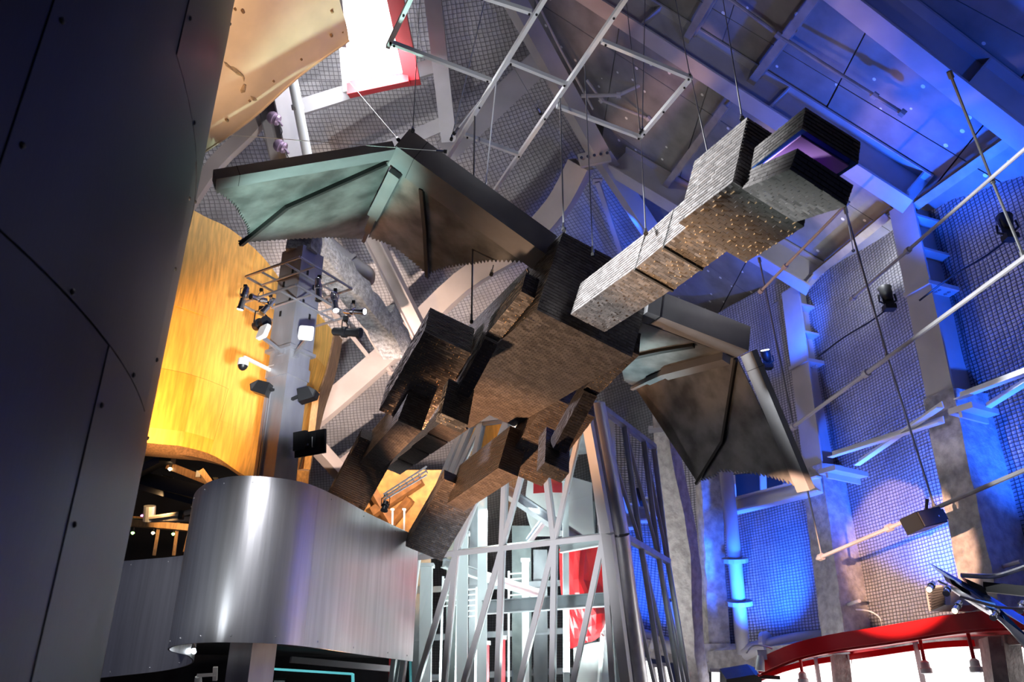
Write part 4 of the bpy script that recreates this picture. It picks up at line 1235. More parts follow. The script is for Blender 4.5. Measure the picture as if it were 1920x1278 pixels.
# orange alcove left of the tower with truss, rough columns
t = thing('orange_alcove', 'orange lit alcove wall between the hind feet and the tower', 'wall panel', P(735, 980, 27))
ga = [[P(x, y, 27.5) for x in (640, 700, 760, 830)] for y in (1040, 980, 930, 880)]
part('sheet', 'alcove_orange', t, 'sheet', ga, .1)
part('rib', 'alcove_dark', t, 'bar', P(700, 960, 27), P(790, 900, 27), .3, .3)
part('rib', 'alcove_dark', t, 'bar', P(725, 990, 27), P(770, 935, 27), .25, .25)
part('rib', 'alcove_dark', t, 'bar', P(690, 905, 27), P(735, 985, 27), .25, .25)
t = thing('light_truss', 'small white lighting truss hanging left of the tower', 'truss', P(760, 905, 22))
for k in (0, 8, -8):
    part('chord', 'white_steel', t, 'tube', [P(719, 932 + k * .7, 22), P(800, 882 + k, 22)], .025, 6)
for k in range(7):
    x = 722 + k * 12.5; y = 930 - k * 7.7
    part('lacing', 'white_steel', t, 'tube', [P(x, y - 5, 22), P(x + 5, y + 3, 22)], .018, 6)
spotlight('small black spotlight below the white truss', P(724, 940, 22), P(720, 957, 21.8), .1, 'black_plastic', 'black_metal', group='spotlights around the hall')
for lb, x in (('left thin pole in front of the orange alcove', 735), ('right thin pole in front of the orange alcove', 757)):
    t = thing('alcove_pole', lb, 'pole', P(x, 1010, 25))
    part('pole', 'white_steel', t, 'tube', [P(x, 1010, 25), P(x + 1, 955, 25)], .03, 6)
    part('cap', 'white_steel', t, 'box', P(x + 1, 955, 25), None, (.1, .1, .05))
# ------------------------------------------------------------------ concrete pier and blue bay right of the tower
t = thing('concrete_pier', 'rough pale concrete pier right of the glass tower', 'pier', P(1290, 1330, 20.6))
b = MB(); vs = []; n = 16
for i in range(n + 1):
    u = i / n
    y = 1340 - u * 600
    xl = 1265 - 45 * u; xr = 1342 - 74 * u - 6 * math.sin(u * 9)
    j = lambda: random.uniform(-.03, .03) if u < .72 else 0
    vs += [P(xl, y, 20.9 + u * .8), P(xr - 18, y, 20.5 + u * .8) + V((j(), 0, 0)), P(xr, y, 20.8 + u * .8) + V((j(), 0, 0)), P(xr, y, 22.4 + u * .8), P(xl, y, 22.4 + u * .8)]
fs = [tuple(reversed(range(5))), tuple(n * 5 + k for k in range(5))]
for i in range(n):
    for k in range(5):
        fs.append((i * 5 + k, i * 5 + (k + 1) % 5, i * 5 + 5 + (k + 1) % 5, i * 5 + 5 + k))
b.add(vs, fs); b.build('shaft', 'rendered_concrete', t, smooth=True)
part('cap_plate', 'painted_steel', t, 'hexa', [P(1216, 812, 21.2), P(1276, 806, 20.9), P(1276, 800, 22.6), P(1216, 806, 22.6)] + [p + V((0, 0, .12)) for p in (P(1216, 812, 21.2), P(1276, 806, 20.9), P(1276, 800, 22.6), P(1216, 806, 22.6))])
t = thing('blue_pilaster', 'bright blue lit rendered pilaster left of the blue pipe', 'pilaster', P(1335, 1200, 25.4))
rough_bar(P(1345, 1240, 24.2), P(1326, 880, 24.6), .75, 14, (0, 1, 0), .03).build('shaft', 'rendered_concrete', t, smooth=True)
part('foot', 'rendered_concrete', t, 'box', P(1348, 1225, 24.0), None, (1.1, .9, .5))
pp = [P(1394, 1225, 22.6), P(1378, 1050, 23), P(1362, 890, 23.4), P(1355, 800, 23.6)]
pipe('drain_pipe', 'tall blue lit pipe beside the pilaster', pp, .2, 'painted_steel', seg=14, clamps=(pp[1], P(1386, 1130, 22.8)))
t = thing('crane_beam', 'bright blue white beam crossing under the drooping wing tip', 'beam', P(1375, 955, 23.5))
part('bottom_flange', 'white_steel', t, 'bar', P(1372, 962, 23.6), P(1540, 922, 21.2), .4, .05)
part('web', 'white_steel', t, 'bar', P(1372, 950, 23.7), P(1540, 908, 21.3), .05, .45)
part('top_flange', 'white_steel', t, 'bar', P(1372, 938, 23.8), P(1540, 895, 21.4), .4, .05)
t = thing('bay_opening', 'dark opening with pale posts above the blue white beam', 'opening', P(1430, 925, 24.2))
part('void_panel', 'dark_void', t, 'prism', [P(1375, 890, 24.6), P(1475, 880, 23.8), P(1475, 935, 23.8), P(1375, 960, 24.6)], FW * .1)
part('post', 'white_steel', t, 'bar', P(1432, 935, 23.8), P(1430, 885, 23.9), .18, .1)
part('post', 'white_steel', t, 'bar', P(1378, 950, 24.3), P(1374, 890, 24.4), .12, .1)
pp = catmull([P(1395, 1222, 22.6), P(1440, 1212, 22.2), P(1500, 1200, 21.8), P(1548, 1196, 21.6)], 3)
pipe('ledge_duct', 'fat grey duct along the foot of the blue bay', pp, .22, 'painted_steel', seg=14, clamps=(pp[3],))
# ------------------------------------------------------------------ fixtures on the right wall
def wall_light(label, c, aim, lens, s=1.0):
    c = V(c)
    t = thing('moving_light', label, 'stage light', c, 'stage lights on the right wall')
    d = (V(aim) - c).normalized()
    part('head', 'black_metal', t, 'lathe', c - d * .2 * s, c + d * .22 * s, [(0, .08 * s), (.2, .14 * s), (.6, .17 * s), (.8, .16 * s), (1, .19 * s)], 14, smooth=True)
    part('lens', lens, t, 'lathe', c + d * .2 * s, c + d * .235 * s, [(0, .16 * s), (1, .14 * s)], 14)
    sdv = d.cross(V((0, 0, 1))).normalized()
    part('yoke', 'black_metal', t, 'tube', [c - sdv * .2 * s, c - sdv * .22 * s - V((0, 0, .2 * s)), c - V((0, 0, .34 * s)), c + sdv * .22 * s - V((0, 0, .2 * s)), c + sdv * .2 * s], .03 * s, 6)
    part('base', 'black_metal', t, 'box', c - V((0, 0, .4 * s)), None, (.3 * s, .26 * s, .14 * s))
    for k in range(3):
        part('fin', 'black_metal', t, 'box', c - d * (.05 + .06 * k) * s, None, (.3 * s, .02, .3 * s))
    part('cable', 'black_plastic', t, 'tube', catmull([c - V((0, 0, .4 * s)), c + V((-.4, .3, -.6)), c + V((-.9, .8, -.8)), c + V((-1.4, 1.3, -1.1))], 3), .02, 6)
    return t
wall_light('dark stage light between the two wall columns', P(1662, 552, 19.7), P(1640, 480, 20.4), 'black_plastic', .9)
wall_light('dark stage light at the far right beside the hanger rod', P(1886, 418, 16.3), P(1870, 360, 17), 'black_plastic', .85)
wall_light('lit stage light left of the far wall column', P(1437, 668, 23.8), P(1427, 620, 23.8), 'lamp_lens', .85)
c = P(1742, 974, 14.4)
t = thing('hung_loudspeaker', 'small black loudspeaker hung from the lowest pipe', 'loudspeaker', c)
Rs = Matrix.Rotation(math.radians(28), 3, 'Z') @ Matrix.Rotation(math.radians(-14), 3, 'Y') @ Matrix.Rotation(math.radians(-10), 3, 'X')
part('cabinet', 'black_plastic', t, 'hexa', [c + Rs @ V(p) for p in ((-.42, -.12, -.13), (.3, -.12, -.13), (.22, .3, -.13), (-.36, .3, -.13), (-.42, -.12, .17), (.3, -.12, .17), (.22, .3, .17), (-.36, .3, .17))])
part('grille', 'vent_grille', t, 'box', c + Rs @ V((-.06, -.13, .02)), Rs, (.66, .02, .26))
part('end_horn', 'black_plastic', t, 'box', c + Rs @ V((.36, .05, .02)), Rs, (.16, .24, .2))
part('badge', 'chrome', t, 'box', c + Rs @ V((.1, -.145, 0)), Rs, (.03, .01, .03))
part('hook', 'black_metal', t, 'bar', c + Rs @ V((.1, .05, .15)), c + V((0.05, 0, .38)), .04, .04)
t = thing('wall_peg', 'short grey peg with junction box on the far column foot', 'peg', P(1592, 1133, 20))
part('peg', 'painted_steel', t, 'tube', [P(1580, 1136, 20.4), P(1611, 1126, 19.4)], .045, 8)
part('box', 'black_metal', t, 'box', P(1597, 1140, 20.2), None, (.16, .1, .14))
part('cable', 'white_plastic', t, 'tube', catmull([P(1600, 1142, 20.1), P(1630, 1145, 20), P(1650, 1158, 19.8), P(1654, 1175, 19.7)], 3), .02, 6)
t = thing('wall_peg', 'short grey peg on the near column foot', 'peg', P(1880, 1060, 15.4))
part('peg', 'painted_steel', t, 'tube', [P(1866, 1066, 15.6), P(1914, 1052, 14.8)], .04, 8)
part('plate', 'painted_steel', t, 'box', P(1866, 1066, 15.7), None, (.04, .14, .14))
# ------------------------------------------------------------------ red fascia, windows, posts at the lower right
fa = catmull([P(1425, 1250, 17.5), P(1490, 1222, 17.0), P(1560, 1205, 16.6), P(1660, 1190, 15.8), P(1770, 1172, 15.0), P(1850, 1163, 14.4), P(1940, 1160, 13.8), P(2060, 1160, 13.0)], 4)
t = thing('red_fascia', 'glossy red curved fascia band above the lower windows', 'fascia', fa[0])
b = MB(); b.sheet([[p - V((0, 0, .14)) for p in fa], [p + V((0, 0, .16)) for p in fa]], .08, flip=False); b.build('band', 'red_paint', t, smooth=True)
b = MB(); b.sheet([[p - V((0, 0, .13)) for p in fa], [p + V((.35, 1.6, -.1)) for p in fa]], .05, flip=True); b.build('soffit', 'red_paint', t, smooth=True)
fw = [p + V((.3, 1.9, 0)) for p in fa]
t = thing('window_2', 'row of glaring white windows under the red fascia', 'window', fw[8], kind='structure')
for i in range(0, len(fw) - 4, 4):
    part('pane', 'window_glow', t, 'sheet', [[p + V((0, 0, -3.0)) for p in fw[i:i + 5]], [p + V((0, 0, -.25)) for p in fw[i:i + 5]]], .04)
for i in range(0, len(fw), 8):
    part('frame', 'painted_steel', t, 'bar', fw[i] + V((-.05, -.1, -3)), fw[i] + V((-.05, -.1, .1)), .08, .08)
b = MB(); b.sheet([[p + V((0, -.08, -.32)) for p in fw], [p + V((0, -.08, -.2)) for p in fw]], .06); b.build('head_rail', 'red_paint', t, smooth=True)
t = thing('window_3', 'white window left of the red fascia behind the dark case', 'window', P(1390, 1270, 20.5), kind='structure')
part('pane', 'window_glow', t, 'prism', [P(1335, 1258, 20.5), P(1470, 1262, 20.5), P(1470, 1380, 20.5), P(1335, 1380, 20.5)], FW * .05)
part('frame', 'painted_steel', t, 'bar', P(1330, 1256, 20.4), P(1475, 1261, 20.4), .1, .08)
part('frame', 'painted_steel', t, 'bar', P(1364, 1258, 20.4), P(1366, 1340, 20.4), .05, .05)
t = thing('dark_case', 'black angular case below the ledge at the bottom edge', 'case', P(1412, 1290, 18.5))
part('body', 'black_plastic', t, 'prism', [P(1362, 1273, 18.6), P(1415, 1264, 18.6), P(1428, 1270, 18.6), P(1430, 1330, 18.6), P(1362, 1330, 18.6)], FW * .6)
part('handle', 'black_metal', t, 'bar', P(1425, 1268, 18.5), P(1462, 1270, 18.5), .06, .08)
for lb, x0, x1, y, d in (('concrete post under the middle of the red fascia', 1562, 1592, 1226, 17.2), ('broad concrete post with red top under the fascia', 1594, 1660, 1222, 17.6), ('concrete post at the right end of the windows', 1852, 1880, 1193, 14.6), ('second concrete post at the right end of the windows', 1882, 1912, 1190, 14.9)):
    t = thing('concrete_post', lb, 'post', P((x0 + x1) / 2, 1330, d))
    A = [P(x0, y, d), P(x1, y, d), gnd(P(x1 + 6, 1340, d)), gnd(P(x0 + 4, 1340, d))]
    part('shaft', 'rendered_concrete', t, 'prism', A, V((.15, .6, 0)))
    if 'red' in lb.split('under')[0]:
        part('red_top', 'red_paint', t, 'prism', [P(x0 - 2, y - 4, d - .03), P(x1 + 1, y - 6, d - .03), P(x1 + 2, y + 26, d - .03), P(x0 + 8, y + 18, d - .03)], FW * .04)
    else:
        part('reveal_strip', 'painted_steel', t, 'bar', P(x1 - 2, y, d - .02), P(x1 + 4, 1340, d - .02), .03, .03)
for i, (x, y, d) in enumerate(((1505, 1268, 17), (1735, 1248, 15.4), (1828, 1245, 14.6))):
    c = P(x, y, d)
    t = thing('downlight', ('left', 'middle', 'right')[i] + ' small white downlight under the red fascia', 'downlight', c, 'downlights under the red fascia')
    part('can', 'white_plastic', t, 'lathe', c + V((0, 0, .1)), c - V((0, 0, .14)), [(0, .04), (.15, .08), (.55, .085), (.6, .11), (.95, .11), (1, .07)], 14, smooth=True)
    part('stem', 'red_paint', t, 'tube', [c + V((0, 0, .08)), c + V((0, 0, .62))], .035, 8)
    part('lens', 'lamp_lens', t, 'lathe', c - V((0, 0, .13)), c - V((0, 0, .145)), [(0, .06), (1, .05)], 12)
c = P(1427, 1238, 17.3)
t = thing('corner_lamp', 'white lamp on the left end of the red fascia', 'lamp', c)
part('housing', 'white_plastic', t, 'lathe', c + V((0, 0, .1)), c - V((.05, 0, .2)), [(0, .06), (.4, .09), (1, .1)], 12, smooth=True)
part('arm', 'white_plastic', t, 'tube', catmull([c + V((-.3, 0, .15)), c + V((-.15, 0, .3)), c + V((.1, 0, .3)), c + V((.3, .1, .25))], 3), .02, 6)
part('plate', 'white_plastic', t, 'box', c + V((.05, .05, .12)), None, (.2, .06, .2))
# vent box and the spiky blue silver form
t = thing('vent_box', 'grey ventilation box with a louvred face at the lower right', 'vent', P(1775, 1115, 14.6))
A = [P(1736, 1102, 14.6), P(1768, 1098, 14.4), P(1770, 1132, 14.4), P(1744, 1144, 14.6)]
part('case', 'painted_steel', t, 'hexa', [P(1734, 1098, 14.6), P(1766, 1096, 14.5), P(1770, 1134, 14.5), P(1742, 1146, 14.6), P(1815, 1116, 15.2), P(1850, 1110, 15.1), P(1855, 1135, 15.1), P(1820, 1146, 15.2)])
for k in range(8):
    part('slat', 'vent_grille', t, 'bar', A[0].lerp(A[3], (k + .5) / 8) - FW * .04, A[1].lerp(A[2], (k + .5) / 8) - FW * .04, .02, .035)
t = thing('wing_sculpture', 'pointed blue and silver blade shaped form at the lower right edge', 'sculpture', P(1850, 1150, 11.5))
part('upper_blade', 'blue_sheet', t, 'hexa', [P(1738, 1052, 12), P(1850, 1130, 11.6), P(1935, 1180, 11.2), P(1760, 1072, 12), P(1744, 1056, 12.15), P(1862, 1120, 11.9), P(1935, 1165, 11.6), P(1775, 1072, 12.2)])
bl = grid_from([[P(1758, 1086, 11.9), P(1810, 1112, 11.6), P(1868, 1150, 11.2), P(1940, 1205, 10.8)], [P(1775, 1100, 11.8), P(1830, 1135, 11.5), P(1880, 1170, 11.1), P(1940, 1240, 10.7)], [P(1800, 1118, 12), P(1850, 1150, 11.7), P(1890, 1172, 11.4), P(1940, 1215, 11.1)]], 4, 3)
part('lower_blade', 'silver_metal', t, 'sheet', bl, .03, smooth=True)
part('blue_panel', 'blue_sheet', t, 'prism', [P(1826, 1122, 11.5), P(1865, 1130, 11.3), P(1935, 1200, 10.9), P(1900, 1185, 11)], V((.02, .1, .03)))
for i, pq in enumerate((((1775, 1075), (1800, 1090), (1808, 1110), (1785, 1095)), ((1795, 1090), (1812, 1096), (1822, 1116), (1803, 1108)), ((1812, 1085), (1842, 1098), (1862, 1130), (1838, 1118)))):
    part('black_block', 'black_plastic', t, 'prism', [P(x, y, 11.9) for x, y in pq], V((.05, .25, .08)))
part('tube_rail', 'chrome', t, 'tube', catmull([P(1802, 1078, 11.9), P(1860, 1080, 11.8), P(1900, 1070, 11.6), P(1940, 1055, 11.4)], 3), .035, 8, smooth=True)
part('tube_rail', 'chrome', t, 'tube', [P(1800, 1118, 11.4), P(1870, 1138, 11.1), P(1940, 1142, 10.9)], .02, 8)
part('arm', 'black_metal', t, 'bar', P(1845, 1100, 12), P(1940, 1110, 11.6), .16, .14)
for i, (x, y, x2, y2) in enumerate(((1750, 1092, 1742, 1105), (1800, 1128, 1790, 1145), (1872, 1140, 1862, 1158), (1778, 1100, 1774, 1112), (1918, 1128, 1912, 1145))):
    spotlight(('small chrome track lamp at the tip of the blade form', 'small chrome track lamp under the middle of the blade form', 'small chrome track lamp on the silver blade', 'tiny chrome track lamp between vent box and blade', 'small chrome track lamp at the right frame edge')[i], P(x, y, 11.3), P(x2, y2, 11.1), .045, 'chrome', 'warm_lens' if i < 2 else 'chrome', group='track lamps on the blade form', yoke=False)
# ------------------------------------------------------------------ the hanging sculpture
DB = {
'body': [0.4007,12.464,7.3423,0.3834,0.8755,0.294,-0.9206,0.3879,0.0453,-0.0744,-0.2881,0.9547,4.4504,1.6,1.401],
'fl_foot': [0.6958,12.9574,5.5005,0.4797,0.8746,0.07,-0.7805,0.3889,0.4894,0.4008,-0.2894,0.8692,0.2632,0.4604,0.8634],
'fl_fore': [1.0044,12.5337,5.9744,0.451,0.8832,-0.1289,-0.5169,0.3761,0.769,0.7277,-0.2802,0.6261,1.0885,0.2408,0.3613],
'fl_upper': [1.5823,11.7262,6.6458,0.4509,0.8758,0.1722,-0.8696,0.3875,0.3061,0.2014,-0.2878,0.9363,1.2468,0.2586,0.4668],
'fr_foot': [-0.888,11.8191,5.9509,0.4754,0.8755,0.0867,-0.7996,0.3888,0.4576,0.3669,-0.2869,0.8849,0.2052,0.4564,0.819],
'fr_fore': [-0.6091,11.7731,6.5564,0.4639,0.8801,-0.1014,-0.5604,0.3802,0.7358,0.6861,-0.2845,0.6696,1.1492,0.2233,0.4268],
'fr_upper': [-0.0034,10.827,7.153,0.4436,0.8751,0.1934,-0.8824,0.3887,0.2653,0.157,-0.2883,0.9446,1.2313,0.2274,0.4047],
'head': [2.5561,7.2459,6.7374,0.4182,0.8593,0.2945,-0.9062,0.4167,0.0711,-0.0616,-0.2967,0.953,0.9147,0.9343,0.9243],
'hl_foot': [-1.489,17.2224,5.4165,0.48,0.8732,-0.0841,-0.5786,0.3872,0.7179,0.6594,-0.296,0.6911,1.8095,0.87,0.4156],
'hl_shin': [-0.5134,15.5179,5.9322,0.4163,0.8748,0.2477,-0.9087,0.3906,0.1475,0.0323,-0.2865,0.9575,2.6459,0.41,0.8961],
'hl_thigh': [0.6415,14.4039,6.3477,0.4819,0.8757,0.0298,-0.738,0.3874,0.5525,0.4723,-0.2882,0.833,1.9181,0.92,0.6105],
'hr_foot': [-3.1262,16.085,5.9832,0.4817,0.8724,-0.0833,-0.5806,0.3889,0.7153,0.6564,-0.2961,0.6939,1.8096,0.8,0.4],
'hr_shin': [-2.2395,14.6063,6.4631,0.4148,0.8759,0.2465,-0.9093,0.3893,0.1472,0.0329,-0.2852,0.9579,2.5692,0.46,0.7517],
'hr_thigh': [-1.5575,13.4875,7.2603,0.478,0.8774,0.0396,-0.7483,0.3832,0.5415,0.46,-0.2885,0.8397,1.9507,0.8983,0.8297],
'jaw': [2.7726,6.4477,6.2318,0.3373,0.8575,0.3886,-0.8806,0.4333,-0.1919,-0.3329,-0.2774,0.9012,0.717,0.7007,0.2364],
'neck1': [1.4906,9.4086,6.7583,0.4001,0.8673,0.2962,-0.9126,0.4068,0.0416,-0.0844,-0.2869,0.9542,1.7,0.5728,0.5375],
'neck2': [1.9539,8.3571,6.6683,0.3908,0.8677,0.3074,-0.9198,0.3811,0.0935,-0.036,-0.3192,0.947,0.6238,0.5656,0.5648],
'neck3': [2.1881,7.8288,6.6546,0.4061,0.8643,0.2969,-0.9137,0.3898,0.1151,-0.0162,-0.318,0.9479,0.5544,0.5539,0.5842],
'snout': [2.8733,6.363,6.5477,0.4011,0.8727,0.2783,-0.9135,0.4035,0.0514,-0.0674,-0.2749,0.9591,0.7197,0.6833,0.2808],
'wl_in': [2.8198,11.0953,7.0303,0.3584,0.9125,0.1974,-0.9323,0.3608,0.0253,-0.0481,-0.1931,0.98,0.3154,1.7959,0.4274],
'wl_out': [4.0749,11.6887,5.6561,0.3929,0.3419,0.8537,-0.9139,0.2479,0.3213,-0.1018,-0.9065,0.4099,0.2711,2.2506,0.1152],
'wr_in': [-0.618,10.4169,8.8247,0.3478,0.8131,0.4668,-0.9355,0.334,0.1152,-0.0622,-0.4768,0.8768,0.5588,2.7888,0.4042],
'wr_out': [-2.9548,9.4221,8.762,0.3695,0.8536,-0.3672,-0.9251,0.3008,-0.2317,-0.0873,0.4253,0.9008,0.3135,2.6354,0.1448],

}
def frame_of(k):
    v = DB[k]
    c = V(v[:3]); R = Matrix((v[3:6], v[6:9], v[9:12]))
    R = R.to_quaternion().normalized().to_matrix()
    return c, R, V(v[12:15])
dr = thing('winged_sculpture', 'huge winged beast sculpture of dark shingled boxes hanging from cables', 'sculpture', DB['body'][:3])
NAMES = {'body': 'body', 'neck1': 'neck_segment', 'neck2': 'neck_segment', 'neck3': 'neck_segment', 'head': 'head', 'snout': 'upper_jaw', 'jaw': 'lower_jaw',
         'fr_upper': 'foreleg_upper', 'fr_fore': 'foreleg_lower', 'fr_foot': 'forefoot', 'fl_upper': 'foreleg_upper', 'fl_fore': 'foreleg_lower', 'fl_foot': 'forefoot',
         'hr_thigh': 'thigh', 'hr_shin': 'shin', 'hr_foot': 'hind_foot', 'hl_thigh': 'thigh', 'hl_shin': 'shin', 'hl_foot': 'hind_foot'}
cb, Rb, db = frame_of('body')
for i in range(5):
    x0 = 2.2 + i * 1.28
    wd = 0.56 - i * 0.035
    c = cb + Rb @ V((-x0 - .62, 0, -0.42 - i * 0.04))
    DB['tail%d' % i] = list(c) + list(Rb[0]) + list(Rb[1]) + list(Rb[2]) + [1.22, wd, wd * .9]
    NAMES['tail%d' % i] = 'tail_segment'
PARTS = {}
SH = []      # every shingle: (part key, position, u axis, v axis, normal, lu, lv)
LU, LV = 0.1, 0.048
rnd = random.Random(11)
for k, nm in NAMES.items():
    c, R, d = frame_of(k)
    b = MB()
    e = 0.012
    b.box(c, R, d - V((e, e, e)) * 2)
    PARTS[k] = b.build(nm, 'shingle_core', dr)
    faces = {'+x': (0, 1, 2), '-x': (0, 1, 2), '-y': (1, 0, 2), '+y': (1, 0, 2), '-z': (2, 1, 0), '+z': (2, 1, 0)}
    for fk, (an, au, av) in faces.items():
        if k in ('neck1',) and fk == '-x': continue
        if k == 'snout' and fk == '-z': continue
        if k == 'jaw' and fk == '+z': continue
        sg = 1 if fk[0] == '+' else -1
        ax = [R @ V((1, 0, 0)), R @ V((0, 1, 0)), R @ V((0, 0, 1))]
        N = ax[an] * sg
        Uv = ax[au]; Vv = ax[av]
        if Uv.cross(Vv).dot(N) < 0: Uv = -Uv
        du, dv = d[au], d[av]
        big = 1.0 if k in ('snout', 'jaw', 'head', 'neck1', 'neck2', 'neck3') else 1.0
        nu = max(2, round(du / (LU * big))); nv = max(2, round(dv / (LV * big)))
        lu, lv = du / nu, dv / nv
        fc = c + N * (d[an] / 2 - e)
        for r in range(nv):
            sh = 0.5 if r % 2 else 0.0
            for q in range(nu + (1 if r % 2 else 0)):
                u0 = max(0, (q - sh) * lu); u1 = min(du, (q + 1 - sh) * lu)
                if u1 - u0 < .01: continue
                p = fc + Uv * ((u0 + u1) / 2 - du / 2) + Vv * ((r + .5) * lv - dv / 2)
                SH.append((k, fk, p, Uv, Vv, N, (u1 - u0) * .95, lv * .86))
# the largest-looking shingles of head and jaws are single pieces
vis = []
for i, s in enumerate(SH):
    if s[0] in ('snout', 'jaw', 'head') and s[1] in ('+x', '-y', '-z') and (CAM - s[2]).dot(s[5]) > 0 and not (s[0] == 'head' and s[1] == '+x'):
        v = (s[2] - CAM)
        cosv = abs(v.normalized().dot(s[5]))
        vis.append((-(cosv * s[6] * s[7]) / v.length_squared, i))
vis.sort()
single = set(i for _, i in vis[:300])
def shingle_pts(p, U, Vv, N, lu, lv, t0, t1, tw):
    a, b_ = U * (lu / 2), Vv * (lv / 2)
    w0 = N * t0; w1 = N * t1
    tu = N * tw
    return [p - a - b_, p + a - b_, p + a + b_, p - a + b_, p - a - b_ + w1 - tu, p + a - b_ + w1 + tu, p + a + b_ + w0 + tu, p - a + b_ + w0 - tu]
SF = [(4, 5, 6, 7), (0, 1, 5, 4), (1, 2, 6, 5), (2, 3, 7, 6), (3, 0, 4, 7)]
um = bpy.data.meshes.new('shingle')
uv_ = shingle_pts(V((0, 0, 0)), V((1, 0, 0)), V((0, 1, 0)), V((0, 0, 1)), 1, 1, .009, .014, .0)
um.from_pydata([tuple(p) for p in uv_], [], SF)
um.materials.append(MATS['shingle'])
big = MB()
for i, (k, fk, p, U, Vv, N, lu, lv) in enumerate(SH):
    if i in single:
        o = bpy.data.objects.new('shingle', um)
        col.objects.link(o)
        o.parent = PARTS[k]
        M = Matrix((U * lu, Vv * lv, N * rnd.uniform(.8, 1.2))).transposed().to_4x4()
        M.translation = p - WL[dr.name]
        o.matrix_local = M
    else:
        big.add(shingle_pts(p, U, Vv, N, lu, lv, .009 + rnd.uniform(-.002, .002), .013 + rnd.uniform(-.002, .003), rnd.uniform(-.0012, .0012)), SF)
o = big.build('shingle_cladding', 'shingle', dr)
o['kind'] = 'stuff'
# glints at the underside shingle joints, put in as tiny brass-coloured boxes
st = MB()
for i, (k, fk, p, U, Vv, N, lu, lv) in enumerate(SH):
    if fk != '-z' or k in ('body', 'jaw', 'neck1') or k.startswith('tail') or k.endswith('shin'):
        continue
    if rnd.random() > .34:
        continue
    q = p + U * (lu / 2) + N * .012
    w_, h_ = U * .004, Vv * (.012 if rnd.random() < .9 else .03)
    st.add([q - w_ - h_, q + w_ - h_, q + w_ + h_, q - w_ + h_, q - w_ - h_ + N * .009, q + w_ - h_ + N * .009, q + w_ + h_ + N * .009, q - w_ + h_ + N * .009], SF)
o = st.build('glint_bits', 'brass_glint', dr)
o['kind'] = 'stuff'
# mouth lining and palate
c, R, d = frame_of('snout')
part('mouth_lining', 'mouth_lining', dr, 'box', c + R @ V((-.02, 0, -d[2] / 2 + .0)), R, (d[0] - .1, d[1] - .1, .03), label='purple lining of the open mouth')
part('palate_rim', 'blue_sheet', dr, 'box', c + R @ V((0, 0, -d[2] / 2 + .012)), R, (d[0] - .01, d[1] - .01, .02))
c, R, d = frame_of('jaw')
part('mouth_lining', 'mouth_lining', dr, 'box', c + R @ V((0, 0, d[2] / 2 - .01)), R, (d[0] - .08, d[1] - .08, .03))
# dark joints between the neck segments
for k in ('neck2', 'neck3'):
    c, R, d = frame_of(k)
    part('neck_joint', 'wing_strip', dr, 'box', c + R @ V((-d[0] / 2 + .005, 0, -.012)), R, (.03, d[1] + .005, d[2] + .03))
# ---- wings
def onplane(px, k, zl):
    c, R, d = frame_of(k)
    n = R @ V((0, 0, 1))
    r = ray(*px)
    t = (c + n * zl - CAM).dot(n) / r.dot(n)
    q = R.inverted() @ (CAM + r * t - c)
    return (q.x, q.y)
def stair(a, b_, st, dep):
    L = math.hypot(b_[0] - a[0], b_[1] - a[1])
    n = max(1, round(L / st))
    out = []
    for i in range(n):
        p = (a[0] + (b_[0] - a[0]) * i / n, a[1] + (b_[1] - a[1]) * i / n)
        q = (a[0] + (b_[0] - a[0]) * (i + 1) / n, a[1] + (b_[1] - a[1]) * (i + 1) / n)
        out += [p, (q[0] + (b_[1] - a[1]) / L * dep, q[1] - (b_[0] - a[0]) / L * dep)]
    return out
WM = {'wr_out': ([(735, 299), (404, 355)], [(405, 357), (420, 364), (436, 376), (448, 388), (455, 402), (463, 414), (469, 426), (470, 442), (451, 454), (500, 450), (545, 447), (610, 444), (686, 447)]),
      'wr_in': ([(988, 496), (750, 318)], [(690, 446), (705, 452), (725, 458), (742, 467), (757, 479), (772, 491), (790, 507), (803, 517), (818, 511), (840, 503), (865, 499), (890, 496), (915, 492), (945, 492), (985, 494)]),
      'wl_in': ([(1165, 690), (1190, 600), (1374, 667)], [(1187, 722), (1170, 712)]),
      'wl_out': ([(1378, 664), (1500, 919)], [(1499, 919), (1488, 911), (1468, 904), (1448, 897), (1425, 892), (1400, 888), (1375, 886), (1350, 885), (1343, 893), (1328, 899), (1308, 905), (1298, 880), (1287, 857), (1275, 838), (1262, 812), (1250, 791), (1238, 778), (1224, 762), (1210, 746), (1188, 722)])}
for k, (plain, jag) in WM.items():
    c, R, d = frame_of(k)
    zl = -d[2] / 2 + .035
    loc = [onplane(p, k, zl) for p in plain]
    jl = [onplane(p, k, zl) for p in jag]
    poly = list(loc)
    for a, b_ in zip(jl[:-1], jl[1:]):
        poly += stair(a, b_, 0.085, {'wr_out': -.05, 'wr_in': .07, 'wl_in': .05, 'wl_out': -.07}[k])
    poly.append(jl[-1])
    # drop repeats
    pts = [poly[0]]
    for p in poly[1:]:
        if math.hypot(p[0] - pts[-1][0], p[1] - pts[-1][1]) > 1e-3: pts.append(p)
    w3 = [c + R @ V((p[0], p[1], zl)) for p in pts]
    part('wing_membrane', 'wing_membrane', dr, 'prism', w3, R @ V((0, 0, .022)))
    ends = {'wr_in': (.0, -.0), 'wr_out': (.0, .06), 'wl_in': (.05, 0), 'wl_out': (0, 0)}[k]
    b = MB(); b.box(c, R, d); arm = b.build('wing_arm', 'wing_bone', dr)
    # seam plate near the tip
    part('seam', 'wing_strip', arm, 'box', c + R @ V((0, -d[1] * .38, 0)), R, (d[0] + .004, .008, d[2] + .004))
